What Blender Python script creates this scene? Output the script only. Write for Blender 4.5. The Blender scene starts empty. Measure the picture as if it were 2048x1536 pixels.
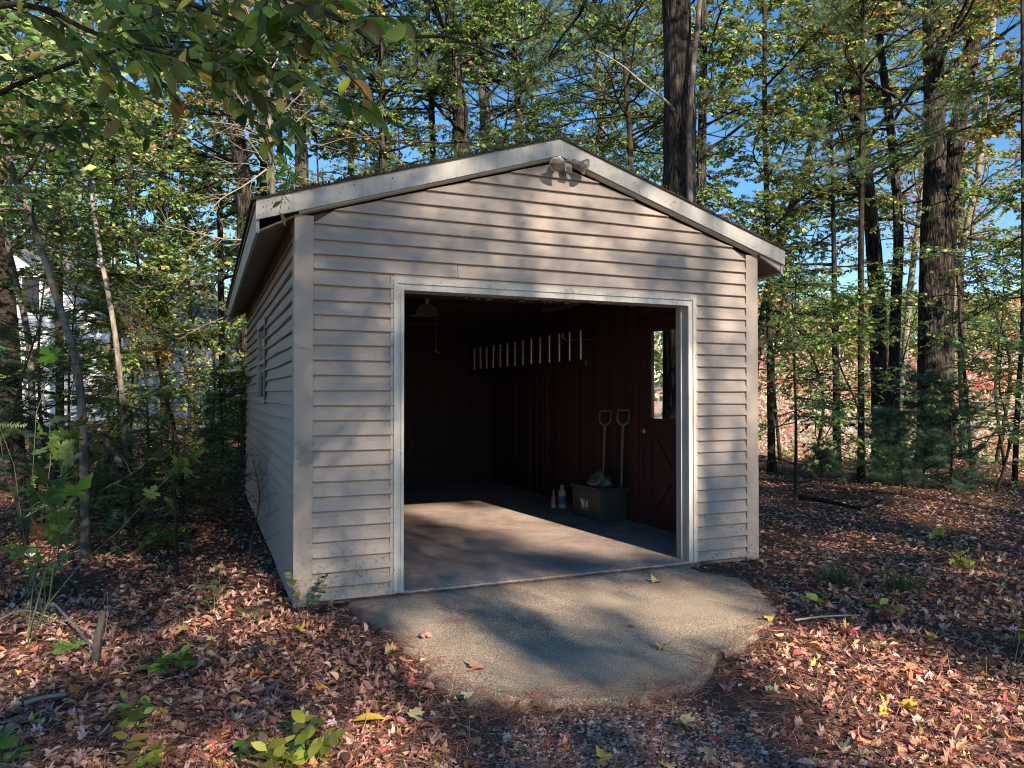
import bpy, bmesh, math, random
import numpy as np
from mathutils import Matrix, Vector
SC = bpy.context.scene
COL = SC.collection
# ------------------------------------------------------------------ camera, sky, sun, exposure
FOC, PITCH, CAMZ = 1484.4, 0.0151, 1.37
cam_d = bpy.data.cameras.new('camera')
cam_d.sensor_fit = 'HORIZONTAL'; cam_d.sensor_width = 36.0
cam_d.lens = 36.0 * FOC / 2048.0
cam_d.clip_start = 0.05; cam_d.clip_end = 3000
cam = bpy.data.objects.new('camera', cam_d); COL.objects.link(cam)
cam.location = (0, 0, CAMZ); cam.rotation_euler = (math.pi / 2 + PITCH, 0, 0)
SC.camera = cam
SUN_EL = math.radians(27.8)
SUN_H = np.array([0.4736, -0.8808])                     # horizontal direction towards the sun
SUN = np.array([SUN_H[0] * math.cos(SUN_EL), SUN_H[1] * math.cos(SUN_EL), math.sin(SUN_EL)])
world = bpy.data.worlds.new('World'); SC.world = world; world.use_nodes = True
wn = world.node_tree; bg = wn.nodes['Background']
sky = wn.nodes.new('ShaderNodeTexSky'); sky.sky_type = 'NISHITA'; sky.sun_disc = False
sky.sun_elevation = SUN_EL; sky.sun_rotation = math.atan2(SUN_H[0], SUN_H[1])
sky.air_density = 1.0; sky.dust_density = 0.0; sky.ozone_density = 1.2; sky.altitude = 2500
hs = wn.nodes.new('ShaderNodeHueSaturation'); hs.inputs['Saturation'].default_value = 1.35; wn.links.new(sky.outputs[0], hs.inputs['Color']); wn.links.new(hs.outputs[0], bg.inputs[0]); bg.inputs[1].default_value = 0.11
sun_d = bpy.data.lights.new('sun', 'SUN'); sun_d.energy = 5.0; sun_d.angle = math.radians(0.53)
sun_d.color = (1.0, 0.91, 0.80)
sun = bpy.data.objects.new('sun', sun_d); COL.objects.link(sun)
sun.rotation_euler = Vector(SUN).to_track_quat('Z', 'Y').to_euler()
SC.view_settings.view_transform = 'Standard'; SC.view_settings.look = 'None'
SC.view_settings.exposure = 1.28; SC.view_settings.gamma = 1.0
SC.view_settings.use_curve_mapping = False
SC.view_settings.use_white_balance = True; SC.view_settings.white_balance_temperature = 7750; SC.view_settings.white_balance_tint = 14
SC.render.engine = 'CYCLES'
SC.cycles.max_bounces = 6; SC.cycles.diffuse_bounces = 4; SC.cycles.glossy_bounces = 2
SC.cycles.transmission_bounces = 4; SC.cycles.transparent_max_bounces = 6
SC.cycles.caustics_reflective = False; SC.cycles.caustics_refractive = False
SC.cycles.use_denoising = True; SC.cycles.denoiser = 'OPENIMAGEDENOISE'; SC.cycles.denoising_input_passes = 'RGB_ALBEDO_NORMAL'; SC.cycles.denoising_prefilter = 'NONE'; SC.cycles.filter_width = 1.1
SC.cycles.sample_clamp_indirect = 6.0

# ------------------------------------------------------------------ helpers
YAW, GX, GY = 0.3934, -1.4267, 4.9298                  # garage: front left corner and turn
CY_, SY_ = math.cos(YAW), math.sin(YAW)
GW, GL = 3.80, 6.1
def g2w(u, v): return np.array([GX + CY_ * u - SY_ * v, GY + SY_ * u + CY_ * v])
def w2g(x, y):
    dx, dy = x - GX, y - GY
    return CY_ * dx + SY_ * dy, -SY_ * dx + CY_ * dy
def ray(px, py):
    x = (px - 1024) / FOC; z = -(py - 768) / FOC
    c, s = math.cos(PITCH), math.sin(PITCH)
    return np.array([x, c - s * z, s + c * z])
def at(px, py, Y):
    r = ray(px, py); return np.array([0, 0, CAMZ]) + r * (Y / r[1])
def to_px(P):
    P = np.atleast_2d(P); x, y, z = P[:, 0], P[:, 1], P[:, 2] - CAMZ
    c, s = math.cos(PITCH), math.sin(PITCH)
    d = np.maximum(c * y + s * z, 0.05)
    return 1024 + FOC * x / d, 768 - FOC * (-s * y + c * z) / d
def smooth(t): t = np.clip(t, 0, 1); return t * t * (3 - 2 * t)
def gz(x, y):
    x = np.asarray(x, float); y = np.asarray(y, float)
    n = 0.022 * np.sin(1.9 * x + 0.7 * y) * np.sin(1.3 * y - 0.5 * x) + 0.012 * np.sin(4.3 * x - 1.1) * np.sin(3.7 * y + 0.4)
    u, v = w2g(x, y)
    flat = smooth((np.maximum(np.maximum(-0.1 - u, u - 3.9), np.maximum(-2.4 - v, v - 6.2))) / 1.2)
    z = -0.035 + n * flat - .022 * smooth((4.6 - np.hypot((x - .7) * .8, y)) / .8)
    right = smooth((x - 1.5 - 0.18 * y) / 5.0)
    z = z - right * 1.3 * smooth((y - 15.5) / 7.0)
    z = z + (0.35 + 0.65 * right) * 9.0 * smooth((y - 30) / 75.0)
    z = z + 0.25 * smooth((y - 8) / 14) * (1 - right) * smooth((-x) / 4.0)
    return z

def link(o, parent=None):
    COL.objects.link(o)
    if parent is not None: o.parent = parent
    return o
def tag(o, label=None, cat=None, group=None, kind=None):
    if label: o['label'] = label
    if cat: o['category'] = cat
    if group: o['group'] = group
    if kind: o['kind'] = kind
    return o
def thing(name, label, cat, loc=(0, 0, 0), rotz=0.0, group=None):
    o = bpy.data.objects.new(name, None); COL.objects.link(o)
    o.empty_display_size = 0.1
    o.location = loc; o.rotation_euler = (0, 0, rotz)
    return tag(o, label, cat, group)
def mesh_np(name, V, F, mat, parent=None, cols=None, smooth_=False, link_=True):
    """V (n,3); F list of (m,k) index arrays; cols one colour per face."""
    V = np.asarray(V, np.float32)
    F = [np.asarray(f, np.int32) for f in F if len(f)]
    me = bpy.data.meshes.new(name)
    nl = sum(f.size for f in F); nf = sum(len(f) for f in F)
    me.vertices.add(len(V)); me.loops.add(nl); me.polygons.add(nf)
    me.vertices.foreach_set('co', V.ravel())
    me.loops.foreach_set('vertex_index', np.concatenate([f.ravel() for f in F]))
    sizes = np.concatenate([np.full(len(f), f.shape[1], np.int32) for f in F])
    starts = np.concatenate([[0], np.cumsum(sizes)[:-1]]).astype(np.int32)
    me.polygons.foreach_set('loop_start', starts)
    if smooth_: me.polygons.foreach_set('use_smooth', np.ones(nf, bool))
    me.update(calc_edges=True)
    if cols is not None:
        a = me.attributes.new('Col', 'FLOAT_COLOR', 'FACE')
        c = np.ones((nf, 4), np.float32); c[:, :3] = cols
        a.data.foreach_set('color', c.ravel())
    me.materials.append(mat)
    if not link_: return me
    return link(bpy.data.objects.new(name, me), parent)
def fix_normals(me):
    bm = bmesh.new(); bm.from_mesh(me); bmesh.ops.recalc_face_normals(bm, faces=bm.faces); bm.to_mesh(me); bm.free()
QUADS = np.array([[0, 3, 2, 1], [4, 5, 6, 7], [0, 1, 5, 4], [1, 2, 6, 5], [2, 3, 7, 6], [3, 0, 4, 7]])
class MB:
    """collects boxes, prisms and tubes; build() links them as one mesh"""
    def __init__(s): s.V = []; s.F = []; s.n = 0
    def add(s, V, faces):
        s.V += [tuple(map(float, p)) for p in V]; s.F += [tuple(int(i) + s.n for i in f) for f in faces]; s.n += len(V); return s
    def box(s, a, b):
        x0, y0, z0 = a; x1, y1, z1 = b
        return s.add([(x0, y0, z0), (x1, y0, z0), (x1, y1, z0), (x0, y1, z0), (x0, y0, z1), (x1, y0, z1), (x1, y1, z1), (x0, y1, z1)], QUADS)
    def hexa(s, V): return s.add(V, QUADS)
    def prism(s, poly, axis, a, b):
        """poly list of 2D points; extruded along axis from a to b"""
        n = len(poly)
        def pt(p, t): return {'x': (t, p[0], p[1]), 'y': (p[0], t, p[1]), 'z': (p[0], p[1], t)}[axis]
        V = [pt(p, a) for p in poly] + [pt(p, b) for p in poly]
        F = [tuple(range(n))[::-1], tuple(range(n, 2 * n))] + [(i, (i + 1) % n, n + (i + 1) % n, n + i) for i in range(n)]
        return s.add(V, F)
    def tube(s, path, rad, n=8, cap=True):
        path = np.asarray(path, float); K = len(path)
        rad = np.full(K, rad) if np.isscalar(rad) else np.asarray(rad, float)
        V, Fq = tubes(path[None], rad[None], n)
        F = [tuple(f) for f in Fq]
        if cap: F += [tuple(range(n))[::-1], tuple(range((K - 1) * n, K * n))]
        return s.add(V, F)
    def lathe(s, prof, origin, axis, n=16):
        """prof list of (distance along axis, radius)"""
        ax = np.array(axis, float); ax /= np.linalg.norm(ax)
        o = np.array(origin, float)
        return s.tube(np.array([o + ax * d for d, r in prof]), [max(r, 1e-4) for d, r in prof], n)
    def build(s, name, mat, parent=None, bevel=0.0, smooth_=False):
        me = bpy.data.meshes.new(name); me.from_pydata(s.V, [], s.F); me.update()
        bm = bmesh.new(); bm.from_mesh(me); bmesh.ops.recalc_face_normals(bm, faces=bm.faces)
        if bevel > 0:
            ed = [e for e in bm.edges if len(e.link_faces) == 2 and e.calc_face_angle(0) > 0.6]
            bmesh.ops.bevel(bm, geom=ed, offset=bevel, segments=2, affect='EDGES', profile=0.6)
        bm.to_mesh(me); bm.free()
        if smooth_:
            me.polygons.foreach_set('use_smooth', np.ones(len(me.polygons), bool))
            try: me.set_sharp_from_angle(angle=0.7)
            except Exception: pass
        me.materials.append(mat)
        return link(bpy.data.objects.new(name, me), parent)
def tubes(paths, radii, n, rough=None, twist=0.0):
    """paths (B,K,3), radii (B,K) -> verts, quads"""
    B, K, _ = paths.shape
    T = np.gradient(paths, axis=1); T /= np.linalg.norm(T, axis=2, keepdims=True) + 1e-9
    mt = T.mean(axis=1, keepdims=True)
    ref = np.where(np.abs(mt[..., 2:3]) > 0.8, np.array([1.0, 0.13, 0]), np.array([0.1, 0.05, 1.0]))
    A = np.cross(T, ref); A /= np.linalg.norm(A, axis=2, keepdims=True) + 1e-9
    Bv = np.cross(T, A)
    ang = np.arange(n) * 2 * math.pi / n
    R = radii[:, :, None]
    if rough is not None: R = R * rough
    V = paths[:, :, None, :] + R[..., None] * (np.cos(ang)[None, None, :, None] * A[:, :, None, :] + np.sin(ang)[None, None, :, None] * Bv[:, :, None, :])
    idx = np.arange(B * K * n).reshape(B, K, n)
    a = idx[:, :-1, :]; b = idx[:, 1:, :]
    Fq = np.stack([a, np.roll(a, -1, 2), np.roll(b, -1, 2), b], -1).reshape(-1, 4)
    return V.reshape(-1, 3), Fq
def norm(v): return v / (np.linalg.norm(v, axis=-1, keepdims=True) + 1e-9)
def scatter(tmpl, pos, X, N, scale, cols, yscale=None):
    """copies of a leaf template: X leaf direction, N leaf normal"""
    TV, TF = tmpl; n = len(pos)
    X = norm(X); Yv = norm(np.cross(N, X)); Z = np.cross(X, Yv)
    M = np.stack([X, Yv, Z], -1)                                   # columns
    tv = np.broadcast_to(TV, (n,) + TV.shape)
    if yscale is not None:
        tv = tv.copy(); tv[:, :, 1] *= yscale[:, None]
    V = np.einsum('nij,nkj->nki', M, tv) * np.asarray(scale)[:, None, None] + pos[:, None, :]
    F = TF[None] + (np.arange(n) * len(TV))[:, None, None]
    return V.reshape(-1, 3), F.reshape(-1, TF.shape[1]), np.repeat(cols, len(TF), axis=0)
class Leaves:
    def __init__(s): s.V = []; s.F = []; s.C = []; s.n = 0
    def add(s, V, F, C): s.V.append(V); s.F.append(F + s.n); s.C.append(C); s.n += len(V)
    def build(s, name, mat, parent=None, off=None):
        V = np.concatenate(s.V)
        if off is not None: V = V - off
        return mesh_np(name, V, [np.concatenate(s.F)], mat, parent, np.concatenate(s.C))
def fan(outline, z=None, centre=(0.35, 0.0, 0.0)):
    o = np.array(outline, float)
    if o.shape[1] == 2: o = np.c_[o, np.zeros(len(o))]
    V = np.vstack([[centre], o]); n = len(o)
    F = np.array([[0, 1 + i, 1 + (i + 1) % n] for i in range(n)])
    return V, F
LEAF2 = (np.array([[0, 0, 0], [0.5, -0.27, 0.05], [1, 0, -0.08], [0.5, 0.27, 0.05]]), np.array([[0, 1, 2], [0, 2, 3]]))
def beech():
    xs = [0.0, 0.12, 0.32, 0.55, 0.78, 0.92, 1.0]; w = [0, 0.13, 0.25, 0.27, 0.17, 0.06, 0]
    V = []; F = []
    for x, ww in zip(xs, w): V += [(x, -ww, 0.16 * ww - 0.18 * x * x), (x, 0, -0.18 * x * x), (x, ww, 0.16 * ww - 0.18 * x * x)]
    for i in range(len(xs) - 1):
        a = 3 * i; b = a + 3
        if i == 0: F += [(a + 1, b, b + 1), (a + 1, b + 1, b + 2)]
        elif i == len(xs) - 2: F += [(a, b + 1, a + 1), (a + 1, b + 1, a + 2)]
        else: F += [(a, b, b + 1), (a, b + 1, a + 1), (a + 1, b + 1, b + 2), (a + 1, b + 2, a + 2)]
    return np.array(V, float), np.array(F)
BEECH = beech()
def maple(curl=0.0, ph=0.0):
    half = [(0.0, 0.02), (-0.02, 0.16), (0.10, 0.20), (0.06, 0.36), (0.20, 0.33), (0.24, 0.24), (0.38, 0.52), (0.44, 0.40), (0.56, 0.46), (0.52, 0.26), (0.60, 0.13), (0.74, 0.22), (0.80, 0.12), (1.0, 0.0)]
    o = half + [(x, -y) for x, y in half[-2::-1]]
    o = np.array(o); r2 = (o[:, 0] - .4) ** 2 + o[:, 1] ** 2
    z = curl * (r2 * np.cos(2 * np.arctan2(o[:, 1], o[:, 0] - .4) + ph) + 0.6 * r2)
    return fan(np.c_[o, z], centre=(0.36, 0, -0.02 - 0.05 * curl))
MAPLES = [maple(0.0), maple(0.7, 0.4), maple(1.2, 2.0), maple(-0.8, 1.0), maple(1.6, 3.0)]
def oak(curl):
    half = [(0.0, 0.015), (0.14, 0.10), (0.20, 0.06), (0.30, 0.20), (0.38, 0.09), (0.52, 0.27), (0.60, 0.12), (0.76, 0.22), (0.82, 0.11), (0.94, 0.09), (1.0, 0.0)]
    o = np.array(half + [(x, -y) for x, y in half[-2::-1]])
    z = curl * (o[:, 1] ** 2 * 2.2 + 0.25 * (o[:, 0] - .5) ** 2)
    return fan(np.c_[o, z], centre=(0.45, 0, -0.01))
OAKS = [oak(0.3), oak(1.3), oak(-0.9)]
def curled(c):
    xs = np.linspace(0, 1, 5); w = np.array([0.02, 0.22, 0.28, 0.2, 0.01]); V = []; F = []
    for x, ww in zip(xs, w): V += [(x, -ww, c * ww * 1.1 - .3 * c * (x - .4) ** 2), (x, 0, -.3 * c * (x - .4) ** 2), (x, ww * .9, c * ww * 0.7 - .3 * c * (x - .4) ** 2)]
    for i in range(4):
        a = 3 * i; b = a + 3; F += [(a, b, b + 1), (a, b + 1, a + 1), (a + 1, b + 1, b + 2), (a + 1, b + 2, a + 2)]
    return np.array(V, float), np.array(F)
CURLS = [curled(0.4), curled(1.0), curled(-0.7)]
def tuft(n, seed, spread=0.9):
    r = np.random.default_rng(seed); V = []; F = []
    for i in range(n):
        th = r.uniform(0, 2 * math.pi); el = r.uniform(0.15, spread)
        d = np.array([math.cos(el), math.sin(el) * math.cos(th), math.sin(el) * math.sin(th)])
        s = norm(np.cross(d, r.normal(size=3))) * 0.011; L = r.uniform(.75, 1.05)
        b = np.array([r.uniform(-.25, .1), 0, 0])
        V += [b - s, b + s, b + d * L]; F.append((3 * i, 3 * i + 1, 3 * i + 2))
    return np.array(V), np.array(F)
TUFTS = [tuft(16, i) for i in range(3)]; TUFT_FAR = [tuft(10, 7), tuft(10, 8)]
for _t in TUFT_FAR: pass
def comb(n, seed):
    """flat spray of short needles either side of a twig"""
    r = np.random.default_rng(seed); V = []; F = []
    for i in range(n):
        x = i / n; sd = 1 if i % 2 else -1
        d = np.array([0.35, sd * 0.94, r.normal(0, .18)]); L = 0.17 * (1 - .4 * x) * r.uniform(.8, 1.2); w = np.array([0.035, 0, 0])
        b = np.array([x, 0, 0]); V += [b - w, b + w, b + d * L]; F.append((3 * i, 3 * i + 1, 3 * i + 2))
    return np.array(V), np.array(F)
COMBS = [comb(24, 1), comb(24, 2)]
def pick(rng, pal, n, jit=0.2):
    cols = np.array([p[:3] for p in pal]); w = np.array([p[3] for p in pal], float); w /= w.sum()
    c = cols[rng.choice(len(pal), n, p=w)]
    return np.clip(c * rng.lognormal(0, jit, (n, 1)) * rng.lognormal(0, jit * .35, (n, 3)), 0.004, 0.8)

# ------------------------------------------------------------------ materials
def nodes(name):
    m = bpy.data.materials.new(name); m.use_nodes = True
    nt = m.node_tree; b = nt.nodes['Principled BSDF']; return m, nt, b
def N(nt, t, **kw):
    n = nt.nodes.new(t)
    for k, v in kw.items(): setattr(n, k, v)
    return n
def coords(nt, scale=(1, 1, 1), out='Object'):
    tc = N(nt, 'ShaderNodeTexCoord'); mp = N(nt, 'ShaderNodeMapping'); mp.inputs['Scale'].default_value = scale
    nt.links.new(tc.outputs[out], mp.inputs['Vector']); return mp.outputs['Vector']
def noise(nt, vec, scale, detail=4, rough=0.6, dist=0.0):
    n = N(nt, 'ShaderNodeTexNoise'); n.inputs['Scale'].default_value = scale; n.inputs['Detail'].default_value = detail
    n.inputs['Roughness'].default_value = rough; n.inputs['Distortion'].default_value = dist
    nt.links.new(vec, n.inputs['Vector']); return n.outputs['Fac']
def ramp(nt, fac, stops):
    r = N(nt, 'ShaderNodeValToRGB'); e = r.color_ramp.elements
    while len(e) < len(stops): e.new(0.5)
    for i, (p, c) in enumerate(stops): e[i].position = p; e[i].color = (*c, 1) if len(c) == 3 else c
    nt.links.new(fac, r.inputs['Fac']); return r.outputs['Color']
def mixc(nt, fac, a, b, mode='MIX'):
    m = N(nt, 'ShaderNodeMix', data_type='RGBA', blend_type=mode)
    if isinstance(fac, (int, float)): m.inputs['Factor'].default_value = fac
    else: nt.links.new(fac, m.inputs['Factor'])
    for i, v in ((6, a), (7, b)):
        if isinstance(v, tuple): m.inputs[i].default_value = (*v, 1) if len(v) == 3 else v
        else: nt.links.new(v, m.inputs[i])
    return m.outputs[2]
def bump(nt, b, h, strength=0.3, dist=0.01):
    n = N(nt, 'ShaderNodeBump'); n.inputs['Strength'].default_value = strength; n.inputs['Distance'].default_value = dist
    nt.links.new(h, n.inputs['Height']); nt.links.new(n.outputs['Normal'], b.inputs['Normal'])
def mat_simple(name, c, rough=0.6, var=0.25, scale=6.0, metal=0.0, spec=0.5, bs=0.0, stretch=(1, 1, 1)):
    m, nt, b = nodes(name); v = coords(nt, stretch)
    f = noise(nt, v, scale, 5, .65)
    lo = tuple(x * (1 - var) for x in c); hi = tuple(min(1, x * (1 + var)) for x in c)
    nt.links.new(ramp(nt, f, [(0.3, lo), (0.7, hi)]), b.inputs['Base Color'])
    b.inputs['Roughness'].default_value = rough; b.inputs['Metallic'].default_value = metal
    b.inputs['Specular IOR Level'].default_value = spec
    if bs: bump(nt, b, noise(nt, v, scale * 6, 4, .7), bs, 0.004)
    return m
def mat_siding(name, c, dirt_and_shadow=True):
    m, nt, b = nodes(name); v = coords(nt)
    big = noise(nt, v, 0.9, 3, .6)
    col = ramp(nt, big, [(0.3, tuple(x * .88 for x in c)), (0.7, c)])
    vs = coords(nt, (0.6, 0.6, 14))
    streak = noise(nt, vs, 2.0, 4, .7)
    col = mixc(nt, ramp(nt, streak, [(0.55, (0, 0, 0)), (0.8, (.35, .35, .35))]), col, tuple(x * .72 for x in c))
    alg = noise(nt, v, 3.2, 5, .7)
    col = mixc(nt, ramp(nt, alg, [(0.58, (0, 0, 0)), (0.75, (.22, .22, .22))]), col, (c[0] * .72, c[1] * .80, c[2] * .70))
    spk = noise(nt, v, 55, 2, .5)
    col = mixc(nt, ramp(nt, spk, [(0.70, (0, 0, 0)), (0.76, (.55, .55, .55))]), col, (.07, .06, .05))
    if dirt_and_shadow:                                              # splash-back dirt near the ground and a leaf shadow painted on the corner
        sx = N(nt, 'ShaderNodeSeparateXYZ'); nt.links.new(v, sx.inputs[0])
        mr = N(nt, 'ShaderNodeMapRange'); mr.inputs[1].default_value = 0.75; mr.inputs[2].default_value = 0.0
        mr.inputs[3].default_value = 0.0; mr.inputs[4].default_value = 1.0
        nt.links.new(sx.outputs['Z'], mr.inputs[0])
        sp = noise(nt, v, 38, 3, .6)
        mul = N(nt, 'ShaderNodeMath', operation='MULTIPLY'); nt.links.new(mr.outputs[0], mul.inputs[0])
        nt.links.new(ramp(nt, sp, [(0.53, (0, 0, 0)), (0.70, (.85, .85, .85))]), mul.inputs[1])
        col = mixc(nt, mul.outputs[0], col, (.10, .075, .06))
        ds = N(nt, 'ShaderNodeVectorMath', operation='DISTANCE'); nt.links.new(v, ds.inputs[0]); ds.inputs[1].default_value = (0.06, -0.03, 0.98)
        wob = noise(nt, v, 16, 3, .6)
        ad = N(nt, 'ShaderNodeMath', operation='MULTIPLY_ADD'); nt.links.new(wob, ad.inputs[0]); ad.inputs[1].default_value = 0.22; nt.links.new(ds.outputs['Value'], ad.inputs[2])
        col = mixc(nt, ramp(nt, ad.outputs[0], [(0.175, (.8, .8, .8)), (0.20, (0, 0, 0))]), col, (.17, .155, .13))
    nt.links.new(col, b.inputs['Base Color']); b.inputs['Roughness'].default_value = 0.55
    b.inputs['Specular IOR Level'].default_value = 0.35
    bump(nt, b, noise(nt, coords(nt, (3, 3, 30)), 12, 3, .6), 0.12, 0.002)
    return m
def mat_white(name, c=(0.68, 0.68, 0.67)):
    m, nt, b = nodes(name); v = coords(nt)
    f = noise(nt, v, 2.2, 5, .7)
    col = ramp(nt, f, [(0.35, tuple(x * .85 for x in c)), (0.65, c)])
    dr = noise(nt, coords(nt, (9, 9, 0.9)), 3.0, 4, .7)
    col = mixc(nt, ramp(nt, dr, [(0.50, (0, 0, 0)), (0.70, (.6, .6, .6))]), col, (.22, .205, .18))
    spk = noise(nt, v, 42, 2, .5)
    col = mixc(nt, ramp(nt, spk, [(0.69, (0, 0, 0)), (0.74, (.8, .8, .8))]), col, (.05, .045, .04))
    nt.links.new(col, b.inputs['Base Color']); b.inputs['Roughness'].default_value = 0.5
    return m
def mat_leaf(name, trans=0.35, rough=0.5, spec=0.3):
    m, nt, b = nodes(name); a = N(nt, 'ShaderNodeAttribute', attribute_name='Col')
    nt.links.new(a.outputs['Color'], b.inputs['Base Color']); b.inputs['Roughness'].default_value = rough
    b.inputs['Specular IOR Level'].default_value = spec
    if trans > 0:
        t = N(nt, 'ShaderNodeBsdfTranslucent'); nt.links.new(mixc(nt, 1.0, a.outputs['Color'], (1.5, 1.45, 0.9), 'MULTIPLY'), t.inputs['Color'])
        mx = N(nt, 'ShaderNodeMixShader'); mx.inputs[0].default_value = trans
        nt.links.new(b.outputs[0], mx.inputs[1]); nt.links.new(t.outputs[0], mx.inputs[2])
        nt.links.new(mx.outputs[0], nt.nodes['Material Output'].inputs[0])
    return m
def mat_bark(name, lo, hi, ridge=1.0, patch=None):
    m, nt, b = nodes(name)
    v = coords(nt, (1, 1, 0.16)); f = noise(nt, v, 22, 6, .75, .5)
    v2 = coords(nt); g = noise(nt, v2, 3.0, 4, .65)
    col = ramp(nt, f, [(0.40, lo), (0.64, hi)])
    vp = N(nt, 'ShaderNodeTexVoronoi', feature='DISTANCE_TO_EDGE'); vp.inputs['Scale'].default_value = 16.0; vw = N(nt, 'ShaderNodeVectorMath', operation='ADD'); vn = N(nt, 'ShaderNodeTexNoise'); vn.inputs['Scale'].default_value = 9.0
    vq = coords(nt, (1, 1, .22)); nt.links.new(vq, vn.inputs['Vector']); nt.links.new(vq, vw.inputs[0]); sc_ = N(nt, 'ShaderNodeVectorMath', operation='SCALE'); sc_.inputs['Scale'].default_value = .12; nt.links.new(vn.outputs['Color'], sc_.inputs[0]); nt.links.new(sc_.outputs[0], vw.inputs[1]); nt.links.new(vw.outputs[0], vp.inputs['Vector'])
    if ridge > 1: col = mixc(nt, ramp(nt, vp.outputs['Distance'], [(.02, (.9, .9, .9)), (.16, (0, 0, 0))]), col, lo)
    if patch: col = mixc(nt, ramp(nt, g, [(0.5, (0, 0, 0)), (0.62, (.75, .75, .75))]), col, patch)
    else: col = mixc(nt, ramp(nt, g, [(0.5, (0, 0, 0)), (0.7, (.5, .5, .5))]), col, (hi[0] * 1.1, hi[1] * 1.2, hi[2] * 1.05))
    nt.links.new(col, b.inputs['Base Color']); b.inputs['Roughness'].default_value = 0.9
    b.inputs['Specular IOR Level'].default_value = 0.15
    if ridge > 1:
        hm = N(nt, 'ShaderNodeMath', operation='MULTIPLY_ADD'); nt.links.new(vp.outputs['Distance'], hm.inputs[0]); hm.inputs[1].default_value = 2.0; nt.links.new(f, hm.inputs[2]); bump(nt, b, hm.outputs[0], 1.0, .03)
    else: bump(nt, b, f, 0.9 * ridge, 0.02)
    return m
M = {}
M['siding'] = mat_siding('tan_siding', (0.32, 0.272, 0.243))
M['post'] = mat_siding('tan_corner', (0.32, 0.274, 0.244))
M['channel'] = mat_simple('tan_channel', (0.40, 0.34, 0.29), .55, .12)
M['white'] = mat_white('white_trim', (0.46, 0.45, 0.43)); M['fascia'] = mat_white('white_fascia', (0.37, 0.365, 0.35))
M['jamb'] = mat_simple('grey_jamb', (0.33, 0.30, 0.28), .6, .15, 4)
M['wood_raw'] = mat_simple('raw_wood', (0.20, 0.12, 0.075), .8, .3, 9, bs=.2, stretch=(8, 1, 8))
M['soffit'] = mat_simple('brown_soffit', (0.19, 0.135, 0.105), .75, .2, 5)
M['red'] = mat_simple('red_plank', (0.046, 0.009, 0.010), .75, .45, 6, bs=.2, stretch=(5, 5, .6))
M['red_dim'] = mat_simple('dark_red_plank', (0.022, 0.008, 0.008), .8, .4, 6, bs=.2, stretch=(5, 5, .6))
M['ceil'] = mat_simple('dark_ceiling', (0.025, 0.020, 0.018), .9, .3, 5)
M['sheath'] = mat_simple('sheathing', (0.08, 0.06, 0.05), .9, .3, 5)
M['shingle'] = mat_simple('shingle', (0.035, 0.033, 0.03), .95, .35, 30, bs=.4)
M['alu'] = mat_simple('aluminium', (0.42, 0.42, 0.43), .42, .08, 8, metal=0.9)
M['steel'] = mat_simple('dull_steel', (0.32, 0.32, 0.33), .45, .15, 8, metal=0.8)
M['black'] = mat_simple('black_plastic', (0.02, 0.02, 0.022), .45, .15, 8)
M['grey_pl'] = mat_simple('grey_plastic', (0.15, 0.145, 0.135), .5, .2, 20)
M['opener'] = mat_simple('dark_grey_opener', (0.07, 0.067, 0.064), .6, .2, 12)  # opener housing in one even dark grey
M['grip'] = mat_simple('grey_grip', (0.10, 0.10, 0.095), .5, .2, 12)
M['white_pl'] = mat_simple('white_plastic', (0.27, 0.27, 0.255), .45, .08, 8)
M['tote'] = mat_simple('tote_green', (0.036, 0.045, 0.041), .5, .25, 7)
M['logo'] = mat_simple('logo_print', (0.62, 0.62, 0.60), .5, .25, 40)
M['bag'] = mat_simple('green_sack', (0.055, 0.085, 0.065), .5, .4, 14)
M['red_pl'] = mat_simple('red_bottle', (0.28, 0.09, 0.085), .4, .15, 8)
M['blue_lbl'] = mat_simple('blue_label', (0.05, 0.06, 0.22), .5, .2, 8)
M['handle'] = mat_simple('ash_handle', (0.13, 0.11, 0.09), .6, .2, 8)
M['purple'] = mat_simple('purple_door', (0.12, 0.06, 0.25), .5, .15, 8)
M['house_white'] = mat_simple('house_white', (0.66, 0.68, 0.72), .6, .08, 2)
M['house_roof'] = mat_simple('house_roof', (0.10, 0.11, 0.13), .9, .2, 12)
M['foundation'] = mat_simple('foundation', (0.30, 0.29, 0.28), .9, .2, 3)
def mat_glass(name, tint=(0.9, 0.93, 0.95)):
    m, nt, b = nodes(name); b.inputs['Base Color'].default_value = (*tint, 1); b.inputs['Roughness'].default_value = 0.02
    b.inputs['Transmission Weight'].default_value = 1.0; b.inputs['IOR'].default_value = 1.45
    v = coords(nt); 
    tr = N(nt, 'ShaderNodeBsdfTransparent'); mx = N(nt, 'ShaderNodeMixShader')
    gl = N(nt, 'ShaderNodeBsdfGlossy'); gl.inputs['Roughness'].default_value = 0.05
    lw = N(nt, 'ShaderNodeLayerWeight'); pw = N(nt, 'ShaderNodeMath', operation='POWER'); nt.links.new(lw.outputs['Facing'], pw.inputs[0]); pw.inputs[1].default_value = 5.0
    lw.inputs['Blend'].default_value = .5
    ad = N(nt, 'ShaderNodeMath', operation='MULTIPLY_ADD'); nt.links.new(pw.outputs[0], ad.inputs[0]); ad.inputs[1].default_value = .7; ad.inputs[2].default_value = .04
    nt.links.new(ad.outputs[0], mx.inputs[0]); nt.links.new(tr.outputs[0], mx.inputs[1]); nt.links.new(gl.outputs[0], mx.inputs[2])
    nt.links.new(mx.outputs[0], nt.nodes['Material Output'].inputs[0]); return m
M['glass'] = mat_glass('window_glass')
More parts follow.
